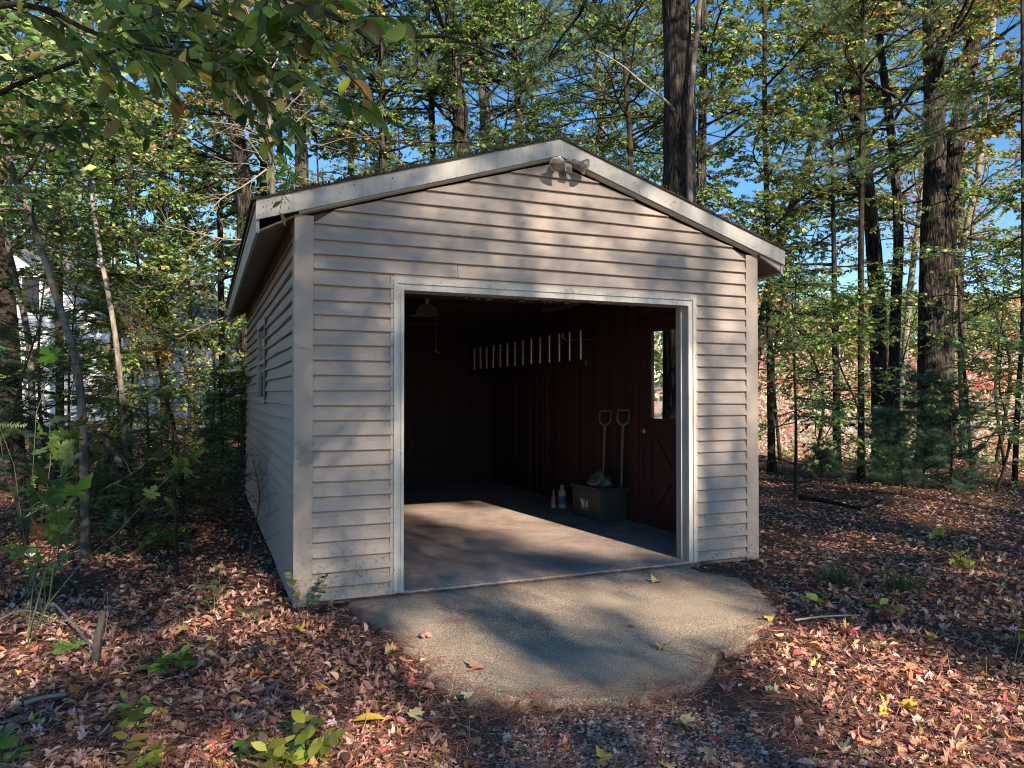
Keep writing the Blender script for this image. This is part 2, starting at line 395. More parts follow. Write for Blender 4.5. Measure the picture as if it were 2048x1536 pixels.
def mat_lens():
    m, nt, b = nodes('lamp_lens'); b.inputs['Base Color'].default_value = (.30, .29, .275, 1); b.inputs['Roughness'].default_value = .15
    b.inputs['Metallic'].default_value = 0.75
    bump(nt, b, noise(nt, coords(nt), 60, 2, .5), .4, .003); return m
M['lens'] = mat_lens()
M['leaf'] = mat_leaf('leaf', 0.42, .42, .5); M['leaf_near'] = mat_leaf('leaf_near', 0.38, .45, .4)
M['needle'] = mat_leaf('pine_needle', 0.2, .5, .3); M['litter'] = mat_leaf('leaf_litter', 0.12, .75, .2)
M['stone'] = mat_leaf('gravel_stone', 0.0, .85, .2)
M['bark'] = mat_bark('oak_bark', (0.007, 0.006, 0.006), (0.105, 0.092, 0.080), 1.4)
M['bark_dark'] = mat_bark('dark_bark', (0.014, 0.012, 0.010), (0.055, 0.045, 0.038), 1.0)
M['bark_smooth'] = mat_bark('grey_smooth_bark', (0.055, 0.047, 0.040), (0.13, 0.115, 0.10), .4, (0.22, 0.20, 0.18))
M['bark_pale'] = mat_bark('pale_bark', (0.10, 0.09, 0.078), (0.34, 0.31, 0.27), .4, (0.09, 0.08, 0.065))
M['twig_dead'] = mat_simple('dead_twig', (0.22, 0.19, 0.165), .85, .25, 12)
M['moss'] = mat_simple('moss', (0.05, 0.055, 0.02), .95, .5, 20)
def gravel_mask(nt, val):
    m = N(nt, 'ShaderNodeMapRange', interpolation_type='SMOOTHSTEP'); m.inputs[1].default_value = 2.75; m.inputs[2].default_value = 2.2; nt.links.new(val, m.inputs[0]); return m.outputs[0]
def mat_ground():
    m, nt, b = nodes('forest_floor'); v = coords(nt)
    f = noise(nt, v, 2.2, 6, .7); g = noise(nt, v, 26, 5, .75)
    col = ramp(nt, g, [(0.3, (0.030, 0.020, 0.016)), (0.55, (0.085, 0.055, 0.042)), (0.75, (0.17, 0.105, 0.08))])
    col = mixc(nt, ramp(nt, f, [(.4, (0, 0, 0)), (.65, (.6, .6, .6))]), col, (0.10, 0.055, 0.038))
    dd = N(nt, 'ShaderNodeVectorMath', operation='DISTANCE'); nt.links.new(coords(nt, (.8, 1, 0)), dd.inputs[0]); dd.inputs[1].default_value = (.75, 1.4, 0)
    dn = N(nt, 'ShaderNodeMath', operation='MULTIPLY_ADD'); nt.links.new(f, dn.inputs[0]); dn.inputs[1].default_value = .8; nt.links.new(dd.outputs['Value'], dn.inputs[2])
    gg = noise(nt, v, 120, 3, .7)
    col = mixc(nt, ramp(nt, dn.outputs[0], [(.0, (1, 1, 1)), (.95, (1, 1, 1)), (1.0, (0, 0, 0))]), col, ramp(nt, gg, [(.35, (.05, .042, .038)), (.55, (.13, .105, .095)), (.72, (.30, .27, .25))])) if False else mixc(nt, gravel_mask(nt, dn.outputs[0]), col, ramp(nt, gg, [(.35, (.045, .03, .026)), (.55, (.12, .078, .066)), (.72, (.24, .185, .165))]))
    # unseen ground behind the viewpoint: pale gravel added to bounce warm light forward
    sy = N(nt, 'ShaderNodeSeparateXYZ'); nt.links.new(v, sy.inputs[0])
    ry = N(nt, 'ShaderNodeMapRange', interpolation_type='SMOOTHSTEP'); ry.inputs[1].default_value = 1.6; ry.inputs[2].default_value = .4; nt.links.new(sy.outputs['Y'], ry.inputs[0])
    col = mixc(nt, ry.outputs[0], col, ramp(nt, gg, [(.3, (.26, .21, .17)), (.7, (.50, .43, .36))]))
    # open field beyond the trees: dry straw with reddish low shrubs
    sx = N(nt, 'ShaderNodeSeparateXYZ'); nt.links.new(v, sx.inputs[0])
    mr = N(nt, 'ShaderNodeMapRange', interpolation_type='SMOOTHSTEP'); mr.inputs[1].default_value = 18; mr.inputs[2].default_value = 23
    nt.links.new(sx.outputs['Y'], mr.inputs[0])
    mx_ = N(nt, 'ShaderNodeMapRange', interpolation_type='SMOOTHSTEP'); mx_.inputs[1].default_value = 3; mx_.inputs[2].default_value = 7
    nt.links.new(sx.outputs['X'], mx_.inputs[0])
    mm = N(nt, 'ShaderNodeMath', operation='MULTIPLY'); nt.links.new(mr.outputs[0], mm.inputs[0]); nt.links.new(mx_.outputs[0], mm.inputs[1])
    fl = noise(nt, v, 0.35, 6, .7)
    field = ramp(nt, fl, [(0.35, (0.30, 0.25, 0.20)), (0.55, (0.42, 0.34, 0.31)), (0.72, (0.34, 0.17, 0.15))])
    col = mixc(nt, mm.outputs[0], col, field)
    nt.links.new(col, b.inputs['Base Color']); b.inputs['Roughness'].default_value = 0.95; b.inputs['Specular IOR Level'].default_value = .1
    bump(nt, b, g, .8, .03); return m
M['ground'] = mat_ground()
def mat_concrete(name, a, bcol, speck, red, edge=False):
    m, nt, b = nodes(name); v = coords(nt)
    f = noise(nt, v, 1.3, 5, .65); g = noise(nt, v, 170, 2, .6); r = noise(nt, v, 2.4, 5, .7)
    col = ramp(nt, f, [(.35, a), (.65, bcol)])
    col = mixc(nt, ramp(nt, g, [(.40, (.9, .9, .9)), (.47, (0, 0, 0))]), col, tuple(x * .3 for x in a))
    col = mixc(nt, ramp(nt, g, [(.55, (0, 0, 0)), (.62, (.9, .9, .9))]), col, speck)
    col = mixc(nt, ramp(nt, r, [(.55, (0, 0, 0)), (.72, (.6, .6, .6))]), col, red)
    st = noise(nt, v, 0.8, 6, .75, .8)
    col = mixc(nt, ramp(nt, st, [(.46, (0, 0, 0)), (.62, (.55, .55, .55))]), col, tuple(x * .45 for x in a))
    if edge:                                             # soil and rotted needles creeping in over the rim
        ea = N(nt, 'ShaderNodeAttribute', attribute_name='edge'); en = noise(nt, v, 7, 6, .75)
        sm = N(nt, 'ShaderNodeMath', operation='ADD'); nt.links.new(ea.outputs['Fac'], sm.inputs[0]); nt.links.new(en, sm.inputs[1])
        col = mixc(nt, ramp(nt, sm.outputs[0], [(.48, (1, 1, 1)), (.72, (0, 0, 0))]), col, (.12, .075, .058))
    nt.links.new(col, b.inputs['Base Color']); b.inputs['Roughness'].default_value = .88; b.inputs['Specular IOR Level'].default_value = .25
    bump(nt, b, g, .5, .006); return m
M['apron'] = mat_concrete('aggregate_concrete', (0.285, 0.235, 0.175), (0.39, 0.325, 0.25), (0.63, 0.55, 0.44), (0.25, 0.16, 0.125), True)
M['slab'] = mat_concrete('garage_slab', (0.33, 0.26, 0.23), (0.47, 0.38, 0.34), (0.52, 0.44, 0.40), (0.17, 0.10, 0.085))

# ------------------------------------------------------------------ ground
def axis_pts(lo, near0, near1, hi, step):
    a = np.arange(near0, near1, step)
    g1 = near1 + np.cumsum(step * 1.13 ** np.arange(1, 60)); g1 = g1[g1 < hi]
    g0 = near0 - np.cumsum(step * 1.13 ** np.arange(1, 60)); g0 = g0[g0 > lo]
    return np.concatenate([g0[::-1], a, g1])
xs = axis_pts(-400, -8, 9, 400, .12); ys = axis_pts(-200, 1.5, 16, 600, .12)
XX, YY = np.meshgrid(xs, ys); ZZ = gz(XX, YY)
idx = np.arange(XX.size).reshape(XX.shape)
Fg = np.stack([idx[:-1, :-1], idx[:-1, 1:], idx[1:, 1:], idx[1:, :-1]], -1).reshape(-1, 4)
ground = mesh_np('ground', np.c_[XX.ravel(), YY.ravel(), ZZ.ravel()], [Fg], M['ground'], smooth_=True)
tag(ground, 'leaf-strewn brown forest floor around the garage', 'ground', kind='structure')

# concrete apron in front of the door
rng = np.random.default_rng(11)
ap_px = [(1372, 1131), (1480, 1150), (1535, 1178), (1560, 1215), (1520, 1262), (1440, 1310), (1385, 1368), (1300, 1384), (1180, 1394), (1060, 1390), (1000, 1400), (925, 1392), (872, 1352), (836, 1318), (806, 1284), (778, 1262), (735, 1242), (700, 1222), (690, 1205)]
def on_ground(px, py, z=0.0):
    r = ray(px, py); t = (z - CAMZ) / r[2]; return np.array([0, 0, CAMZ]) + t * r
pts = [on_ground(*p)[:2] for p in ap_px]
out = []
for i in range(len(pts)):
    a, b_ = pts[i], pts[(i + 1) % len(pts)]
    if i == len(pts) - 1: out += [a, g2w(0.34, -0.006), g2w(3.14, -0.006)]; continue
    for t in np.linspace(0, 1, 7)[:-1]:
        p = a + (b_ - a) * t + rng.normal(0, 0.022, 2); out.append(p)
APRON = np.array(out)
def in_poly(x, y, poly):
    x = np.asarray(x); y = np.asarray(y); ins = np.zeros(x.shape, bool); j = len(poly) - 1
    for i in range(len(poly)):
        xi, yi = poly[i]; xj, yj = poly[j]
        c = ((yi > y) != (yj > y)) & (x < (xj - xi) * (y - yi) / (yj - yi + 1e-12) + xi); ins ^= c; j = i
    return ins
def poly_dist(x, y, poly):
    d = np.full(x.shape, 1e9)
    for i in range(len(poly)):
        a, b = poly[i], poly[(i + 1) % len(poly)]; ab = b - a; t = np.clip(((x - a[0]) * ab[0] + (y - a[1]) * ab[1]) / (ab @ ab + 1e-12), 0, 1)
        d = np.minimum(d, np.hypot(x - a[0] - t * ab[0], y - a[1] - t * ab[1]))
    return np.where(in_poly(x, y, poly), d, -d)
gu = np.arange(0.0, 3.75, .02); gv = np.concatenate([-np.arange(2.75, .03, -.02), [-.012, -.004]])
UU, VV_ = np.meshgrid(gu, gv); AX = GX + CY_ * UU - SY_ * VV_; AY = GY + SY_ * UU + CY_ * VV_
AD = poly_dist(AX, AY, APRON); AD = np.where(VV_ > -.12, np.maximum(AD, .25 * ((UU > .4) & (UU < 3.2))), AD)
AZ = -0.022 + .014 * smooth((VV_ + .30) / .28) + .0025 * np.sin(3 * UU + 1) * np.sin(2.3 * VV_) - .05 * (1 - smooth(AD / .022))
ok_ = AD > -.02; ai = np.arange(AX.size).reshape(AX.shape)
Fa = np.stack([ai[:-1, :-1], ai[:-1, 1:], ai[1:, 1:], ai[1:, :-1]], -1).reshape(-1, 4); Fa = Fa[ok_.ravel()[Fa].all(1)]
apron = mesh_np('concrete_apron', np.c_[AX.ravel(), AY.ravel(), AZ.ravel()], [Fa], M['apron'], smooth_=True)
at_e = apron.data.attributes.new('edge', 'FLOAT', 'POINT'); at_e.data.foreach_set('value', smooth(AD.ravel() / .09).astype(np.float32))
tag(apron, 'weathered aggregate concrete apron in front of the open garage door', 'apron', kind='structure')

# ------------------------------------------------------------------ garage
G = thing('garage', 'tan vinyl-sided single garage with open door and white gable trim', 'garage', (GX, GY, 0), YAW)
E_ = 0.1016; ZA = 2.218; SLOPE = 0.315; ZPK = 3.318; OV = 0.27; RV = -0.085
def ztop(u): return ZPK - SLOPE * abs(u - GW / 2)
DU0, DU1, DZ = 0.645, 3.175, 2.178                      # door trim outer edges
def lap(a0b, a1b, a0t, a1t, zb, zt, mapf, segs=1, wav=0.0, seed=0, lip=0.029):
    r = np.random.default_rng(seed); V = []; F = []
    ph = r.uniform(0, 6, 3)
    for i in range(segs + 1):
        t = i / segs; ab = a0b + (a1b - a0b) * t; at_ = a0t + (a1t - a0t) * t
        w = wav * (math.sin(ab * 1.7 + ph[0]) + .6 * math.sin(ab * 4.1 + ph[1])); o2 = wav * .7 * math.sin(ab * 2.9 + ph[2])
        V += [mapf(ab, lip + o2, zb + w), mapf(ab, lip - .004 + o2, zb - .004 + w), mapf(ab, 0.0005, zb + .002), mapf(at_, 0.0005, zt), mapf(at_, 0.003, zt), mapf(ab * .25 + at_ * .75, 0.008 + o2 * .6, zb + (zt - zb) * .55 + w * .5)]
    n = 6
    for i in range(segs):
        for k in range(n): F.append((i * n + k, i * n + (k + 1) % n, (i + 1) * n + (k + 1) % n, (i + 1) * n + k))
    F += [tuple(range(n))[::-1], tuple(range(segs * n, segs * n + n))]
    return V, F
def siding(parent, mapf, rows, mat, segs=1, wav=0.0):
    for k, (a0b, a1b, a0t, a1t, zb, zt) in enumerate(rows):
        V, F = lap(a0b, a1b, a0t, a1t, zb, zt, mapf, segs, wav, k); MB().add(V, F).build('siding_board', mat, parent)
fmap = lambda a, o, z: (a, -o, z); lmap = lambda a, o, z: (-o, a, z); rmap = lambda a, o, z: (GW + o, a, z); bmap = lambda a, o, z: (a, GL + o, z)
# front wall
PW = 0.10
mb = MB()
mb.box((0.004, 0, 0), (DU0 + .05, .09, 2.55)); mb.box((DU1 - .05, 0, 0), (GW - .004, .09, 2.55)); mb.box((DU0 + .051, 0, DZ - .05), (DU1 - .051, .09, 2.55))
mb.prism([(0.004, 2.551), (GW - .004, 2.551), (GW / 2, 3.10)], 'y', 0, .09)
fw = mb.build('front_wall', M['sheath'], G)
zbot = [0.0] + [ZA + (k - 21) * E_ for k in range(0, 34)]
rows = []
def rake_u(z): return max(PW, (z - (ztop(0) - .17)) / SLOPE)
for i in range(len(zbot)):
    zb = zbot[i]; zt = zbot[i + 1] if i + 1 < len(zbot) else zb + E_
    if zb > 3.12: break
    zt2 = min(zt, 3.15)
    lb, lt = rake_u(zb), rake_u(zt2)
    if lb > GW / 2 - .06: break
    lt = min(lt, GW / 2 - .01)
    if zb < DZ - .001:
        if zt > DZ:                                      # course cut round the door head
            rows += [(PW, DU0, PW, DU0, zb, zt), (DU1, GW - PW, DU1, GW - PW, zb, zt)]
        else: rows += [(PW, DU0, PW, DU0, zb, zt), (DU1, GW - PW, DU1, GW - PW, zb, zt)]
    elif i % 9 == 4:
        us = .9 + (i * 0.737) % 2.0
        rows += [(lb, us, lt, us, zb, zt2), (us + .0025, GW - lb, us + .0025, GW - lt, zb, zt2)] if lt < us - .05 < GW - lt - .1 else [(lb, GW - lb, lt, GW - lt, zb, zt2)]
    else: rows.append((lb, GW - lb, lt, GW - lt, zb, zt2))
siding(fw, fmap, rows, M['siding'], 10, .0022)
MB().box((DU0 + .001, -.014, DZ + .001), (DU1 - .001, -.001, ZA - .001)).build('head_filler_strip', M['siding'], fw)
# corner posts (an L of two faces each)
for (u, s) in ((0, 1), (GW, -1)):
    top = ztop(0) - .15
    mb = MB(); a, b_ = (u - .024 * s, u + PW * s)
    mb.box((min(a, b_), -.024, -.03), (max(a, b_), -.0005, top)); 
    c0, c1 = u - .024 * s, u - .0005 * s
    mb.box((min(c0, c1), -.0004, -.03), (max(c0, c1), .10, top))
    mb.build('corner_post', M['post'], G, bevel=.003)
# door trim
TW = 0.072
def moulding(name, poly_path, parent):
    """three-stepped brick mould between inner and outer edge"""
    mb = MB()
    for (f0, f1, d) in ((0, .30, .030), (.30, .62, .022), (.62, 1, .034)):
        V = []
        for o in (-d, -.0008):
            for (inn, outr) in poly_path:
                pass
        i0, o0 = poly_path[0]; i1, o1 = poly_path[1]
        q = lambda i, o, f: (i[0] + (o[0] - i[0]) * f, i[1] + (o[1] - i[1]) * f)
        c = [q(i0, o0, f0), q(i1, o1, f0), q(i1, o1, f1), q(i0, o0, f1)]
        mb.hexa([(p[0], -d, p[1]) for p in c] + [(p[0], -.0008, p[1]) for p in c])
    return mb.build(name, M['white'], parent)
i0u, i1u, iz = DU0 + TW, DU1 - TW, DZ - TW
dt = bpy.data.objects.new('door_frame', None); link(dt, G)
moulding('side_casing', [((i0u, 0.0), (DU0, 0.0)), ((i0u, iz), (DU0, DZ))], dt)
moulding('side_casing', [((i1u, -.02), (DU1, -.02)), ((i1u, iz), (DU1, DZ))], dt)
moulding('head_casing', [((i0u, iz), (DU0, DZ)), ((i1u, iz), (DU1, DZ))], dt)
mb = MB(); mb.box((DU0 - .022, -.021, 0), (DU0 - .0005, -.001, DZ + .02)); mb.box((DU1 + .0005, -.021, 0), (DU1 + .022, -.001, DZ + .02)); mb.box((DU0, -.021, DZ + .0008), (DU1, -.0145, DZ + .02))
mb.build('channel_strip', M['channel'], dt)
JD = .15
MB().box((i0u - .03, .0, -.02), (i0u - .001, JD, iz + .02)).build('side_jamb', M['jamb'], dt)
MB().box((i1u + .001, .0, -.02), (i1u + .03, JD, iz + .02)).build('side_jamb', M['jamb'], dt)
MB().box((i0u, .0, iz + .001), (i1u, JD, iz + .03)).build('head_jamb', M['channel'], dt)
MB().box((i1u - .016, .055, -.015), (i1u + .0008, .075, iz)).build('door_stop', M['jamb'], dt)
MB().box((i0u - .0008, .055, -.015), (i0u + .016, .075, iz)).build('door_stop', M['jamb'], dt)
r = np.random.default_rng(4); mb = MB()
for k in range(40):                                      # ragged remains of the top weather strip
    u0 = i0u + .5 + k * .043; d = r.uniform(.0, .02) * (1 if r.random() < .6 else 0)
    if d > .004: mb.box((u0, .10 + r.uniform(0, .03), iz - d), (u0 + r.uniform(.02, .05), .135, iz + .0005))
mb.build('weather_strip', M['black'], dt)
# left, right and rear walls
lw = MB().box((.002, .10, -.02), (.08, GL - .002, 2.56)).build('left_wall', M['sheath'], G)
WV0, WV1, WZ0, WZ1 = 2.49, 3.50, 1.32, 2.10
rows = []
for i in range(len(zbot) - 1):
    zb, zt = zbot[i], zbot[i + 1]
    if zb > 2.50: break
    zt = min(zt, 2.56)
    if zt <= WZ0 or zb >= WZ1: rows.append((.10, GL - .0, .10, GL, zb, zt))
    else: rows += [(.10, WV0 - .03, .10, WV0 - .03, zb, zt), (WV1 + .03, GL, WV1 + .03, GL, zb, zt)]
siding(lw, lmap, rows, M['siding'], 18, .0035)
MB().box((-.030, WV0 - .03, WZ0 - .03), (-.001, WV0, WZ1 + .03)).build('window_casing', M['black'], lw)
wnd = MB()
wnd.box((-.034, WV0 + .001, WZ0 - .03), (-.001, WV0 + .05, WZ1 + .03)); wnd.box((-.034, WV1 - .05, WZ0 - .03), (-.001, WV1 + .03, WZ1 + .03))
wnd.box((-.034, WV0 + .051, WZ0 - .03), (-.001, WV1 - .051, WZ0 + .03)); wnd.box((-.034, WV0 + .051, WZ1 - .03), (-.001, WV1 - .051, WZ1 + .03))
wnd.box((-.026, WV0 + .051, 1.69), (-.001, WV1 - .051, 1.73))
wf = wnd.build('window', M['jamb'], G)
MB().box((-.012, WV0 + .049, WZ0 + .028), (-.006, WV1 - .049, WZ1 - .028)).build('pane', M['glass'], wf)
# right wall leaves the side door opening
SDV0, SDV1, SDZ = .62, 1.60, 2.13
rw = MB(); rw.box((GW - .08, .10, -.02), (GW - .002, SDV0, 2.56)); rw.box((GW - .08, SDV1, -.02), (GW - .002, GL, 2.56)); rw.box((GW - .08, SDV0, SDZ), (GW - .002, SDV1, 2.56))
rwo = rw.build('right_wall', M['sheath'], G)
rows = []
for i in range(len(zbot) - 1):
    zb, zt = zbot[i], min(zbot[i + 1], 2.56)
    if zb > 2.50: break
    if zb >= SDZ: rows.append((.10, GL, .10, GL, zb, zt))
    else: rows += [(.10, SDV0 - .05, .10, SDV0 - .05, zb, zt), (SDV1 + .05, GL, SDV1 + .05, GL, zb, zt)]
siding(rwo, rmap, rows, M['siding'], 2, .001)
bw = MB(); bw.box((.081, GL - .08, -.02), (GW - .081, GL - .003, 2.56)); bw.prism([(.01, 2.561), (GW - .01, 2.561), (GW / 2, 3.10)], 'y', GL - .08, GL - .003)
bwo = bw.build('rear_wall', M['sheath'], G)
rows = []
for i in range(len(zbot) - 1):
    zb, zt = zbot[i], min(zbot[i + 1], 3.12)
    if zb > 3.0: break
    lb, lt = max(0, (zb - (ztop(0) - .12)) / SLOPE), max(0, (zt - (ztop(0) - .12)) / SLOPE)
    rows.append((lb, GW - lb, lt, GW - lt, zb, zt))
siding(bwo, bmap, rows, M['siding'])
# red plank lining
r = np.random.default_rng(5)
v = SDV1 + .06; k = 0
while v < GL - .1:
    w = r.uniform(.085, .15); d = r.uniform(.008, .048); k += 1
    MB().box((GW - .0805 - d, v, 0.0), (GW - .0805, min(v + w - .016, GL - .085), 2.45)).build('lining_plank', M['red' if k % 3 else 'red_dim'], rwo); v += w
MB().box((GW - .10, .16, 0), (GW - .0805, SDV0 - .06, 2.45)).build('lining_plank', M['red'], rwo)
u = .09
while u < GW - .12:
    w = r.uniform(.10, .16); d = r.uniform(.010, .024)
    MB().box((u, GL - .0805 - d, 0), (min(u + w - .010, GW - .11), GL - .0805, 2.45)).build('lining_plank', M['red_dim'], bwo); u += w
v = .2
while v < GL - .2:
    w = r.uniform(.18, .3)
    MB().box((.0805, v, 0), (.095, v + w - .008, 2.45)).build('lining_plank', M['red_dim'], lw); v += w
# side door in the right wall
sd = bpy.data.objects.new('side_door', None); link(sd, G)
du = GW - .075
mb = MB(); mb.box((du, SDV0, 0), (du + .04, SDV0 + .12, SDZ)); mb.box((du, SDV1 - .12, 0), (du + .04, SDV1 - .001, SDZ)); mb.box((du, SDV0 + .12, 2.03), (du + .04, SDV1 - .12, SDZ)); mb.box((du, SDV0 + .12, .98), (du + .04, SDV1 - .12, 1.13)); mb.box((du, SDV0 + .12, 0), (du + .04, SDV1 - .12, .16))
mb.build('door_rail', M['red'], sd)
MB().box((du + .010, SDV0 + .121, .161), (du + .026, SDV1 - .121, .979)).build('door_panel', M['red'], sd)
mb = MB()
a, b_ = (SDV0 + .12, .16), (SDV1 - .12, .98); w = .045
for (p, q) in ((a, b_), ((a[0], b_[1]), (b_[0], a[1]))):
    dx, dz = q[0] - p[0], q[1] - p[1]; L = math.hypot(dx, dz); nx, nz = -dz / L * w, dx / L * w
    dd = .0 if p == a else .003
    mb.hexa([(du - .002 - dd, p[0] + nx, p[1] + nz), (du - .002 - dd, p[0] - nx, p[1] - nz), (du - .002 - dd, q[0] - nx, q[1] - nz), (du - .002 - dd, q[0] + nx, q[1] + nz), (du + .009, p[0] + nx, p[1] + nz), (du + .009, p[0] - nx, p[1] - nz), (du + .009, q[0] - nx, q[1] - nz), (du + .009, q[0] + nx, q[1] + nz)])
mb.build('cross_brace', M['red'], sd)
MB().box((du + .016, SDV0 + .119, 1.129), (du + .021, SDV1 - .119, 2.031)).build('pane', M['glass'], sd)
mb = MB(); mb.tube([(du - .05, SDV1 - .07, 1.0), (du, SDV1 - .07, 1.0)], .012, 8); mb.lathe([(0, .01), (.01, .028), (.03, .03), (.045, .012)], (du - .03, SDV1 - .07, 1.0), (-1, 0, 0), 10)
mb.build('handle', M['steel'], sd)
mb = MB(); mb.box((GW - .085, SDV0 - .06, 0), (GW - .0805, SDV0 - .001, SDZ + .05)); mb.box((GW - .106, SDV1 + .001, 0), (GW - .0815, SDV1 + .055, SDZ + .05)); mb.box((GW - .104, SDV0, SDZ + .001), (GW - .082, SDV1, SDZ + .06))
mb.build('door_casing', M['red'], sd)
# floor slab
MB().box((.002, .002, -.30), (GW - .002, GL - .002, 0.012)).build('floor_slab', M['slab'], G)
mbs = MB(); mbs.box((i0u + .001, -.042, -.2), (i1u - .001, .0015, 0.0105)); mbs.build('door_sill', M['slab'], G)
# roof
roof = bpy.data.objects.new('roof', None); link(roof, G)
for s in (-1, 1):
    ue = GW / 2 + s * (GW / 2 + OV + .012); V = []
    for v in (RV - .0, GL + .10):
        for (uu, dz) in ((GW / 2, -.012), (ue, -.012), (ue, -.037), (GW / 2, -.037)): V.append((uu, v + (.03 if v < 0 else 0), ztop(uu) + dz))
    MB().add(V, [(0, 1, 2, 3), (4, 7, 6, 5), (0, 4, 5, 1), (1, 5, 6, 2), (2, 6, 7, 3), (3, 7, 4, 0)]).build('roof_deck', M['wood_raw'], roof)
    nrow = 17; Ls = (GW / 2 + OV + .03)
    for k in range(nrow):
        ua = GW / 2 + s * Ls * (1 - k / nrow); ub = GW / 2 + s * max(0, Ls * (1 - (k + 1.35) / nrow)); V = []
        for v in (RV - .018, GL + .115):
            V += [(ua, v, ztop(ua) - .0105 + .002), (ua, v, ztop(ua) + .004), (ub, v, ztop(ub) - .0055 + .002), (ub, v, ztop(ub) - .0105 + .001)]
        MB().add(V, [(0, 1, 2, 3), (4, 7, 6, 5), (0, 4, 5, 1), (1, 5, 6, 2), (2, 6, 7, 3), (3, 7, 4, 0)]).build('shingle_course', M['shingle'], roof)
    # rake board (front) with a return strip below
    FH = .137
    mid, end = GW / 2, GW / 2 + s * (GW / 2 + OV)
    V = []
    for v in (RV, RV + .022):
        V += [(mid, v, ztop(mid) - .008), (end, v, ztop(end) - .008), (end, v, ztop(end) - FH), (mid, v, ztop(mid) - FH)]
    MB().add(V, [(0, 1, 2, 3), (4, 7, 6, 5), (0, 4, 5, 1), (1, 5, 6, 2), (2, 6, 7, 3), (3, 7, 4, 0)]).build('rake_board', M['fascia'], G)
    V = []
    e2 = GW / 2 + s * (GW / 2 - (0.0 if s < 0 else 0.0))
    for (v0, v1) in ((RV + .024, -.026),):
        V += [(mid, v0, ztop(mid) - FH + .012), (e2, v0, ztop(e2) - FH + .012), (e2, v0, ztop(e2) - FH - .012), (mid, v0, ztop(mid) - FH - .012)]
        V += [(mid, v1, ztop(mid) - FH + .012), (e2, v1, ztop(e2) - FH + .012), (e2, v1, ztop(e2) - FH - .020), (mid, v1, ztop(mid) - FH - .020)]
    MB().add(V, [(0, 1, 2, 3), (4, 7, 6, 5), (0, 4, 5, 1), (1, 5, 6, 2), (2, 6, 7, 3), (3, 7, 4, 0)]).build('rake_return', M['channel'], G)
    # rear rake board
    V = []
    for v in (GL + .09, GL + .112):
        V += [(mid, v, ztop(mid) - .008), (end, v, ztop(end) - .008), (end, v, ztop(end) - FH), (mid, v, ztop(mid) - FH)]
    MB().add(V, [(0, 1, 2, 3), (4, 7, 6, 5), (0, 4, 5, 1), (1, 5, 6, 2), (2, 6, 7, 3), (3, 7, 4, 0)]).build('rake_board', M['fascia'], G)
    # eave fascia and soffit
    e0, e1 = end - s * .001, end - s * .022; zf = ztop(end) - .015
    MB().box((min(e0, e1), RV + .024, zf - .20), (max(e0, e1), GL + .088, zf)).build('eave_board', M['fascia'], G)
    w0 = 0 if s < 0 else GW; zi, zo = 2.552, zf - .185
    va = -.02 if s < 0 else RV + .024
    aa, bb = w0 + s * .024, end - s * .024
    V = [(aa, va, zi), (bb, va, zo), (bb, va, zo + .014), (aa, va, zi + .014), (aa, GL + .08, zi), (bb, GL + .08, zo), (bb, GL + .08, zo + .014), (aa, GL + .08, zi + .014)]
    MB().add(V, [(0, 1, 2, 3), (4, 7, 6, 5), (0, 4, 5, 1), (1, 5, 6, 2), (2, 6, 7, 3), (3, 7, 4, 0)]).build('soffit', M['soffit'], G)
    fz = 2.47
    MB().box((min(w0 + s * .001, w0 + s * .03), .11, fz), (max(w0 + s * .001, w0 + s * .03), GL, 2.55)).build('frieze_board', M['wood_raw'], G)
    if s > 0:                                             # closed box end on the right
        V = [(aa + .0, RV + .03, zi - .0), (bb, RV + .03, zo), (bb, RV + .03, ztop(bb) - FH + .01), (aa, RV + .03, ztop(aa) - FH + .01)]
        V += [(p[0], p[1] + .015, p[2]) for p in V]
        MB().add(V, [(0, 1, 2, 3), (4, 7, 6, 5), (0, 4, 5, 1), (1, 5, 6, 2), (2, 6, 7, 3), (3, 7, 4, 0)]).build('eave_end_panel', M['channel'], G)
# ceiling joists and ridge
for k in range(10):
    v = .35 + k * .6
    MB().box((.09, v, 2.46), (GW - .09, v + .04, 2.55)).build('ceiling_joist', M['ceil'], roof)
# worn bare patches of paint on the rake boards
r = np.random.default_rng(9); mb = MB()
for (uc, zc, n, su, sz) in ((-.17, -.075, 34, .07, .035), (2.92, -.07, 18, .045, .03), (-.02, -.07, 8, .06, .03), (1.0, -.05, 10, .6, .03)):
    for k in range(n):
        uu = uc + r.normal(0, su); zz = ztop(uu) + zc + r.normal(0, sz)
        if not (ztop(uu) - FH + .01 < zz < ztop(uu) - .02) or uu < -OV + .01: continue
        a = r.uniform(.0018, .006); b2 = a * r.uniform(.4, 1.6)
        ang = r.uniform(0, 6, 1)[0]; n5 = 5
        poly = [(uu + a * math.cos(ang + 2 * math.pi * i / n5) * r.uniform(.6, 1.2), zz + b2 * math.sin(ang + 2 * math.pi * i / n5)) for i in range(n5)]
        mb.prism(poly, 'y', RV - .0012, RV - .0002)
mb.build('paint_chip', M['black'], G)['kind'] = 'stuff'
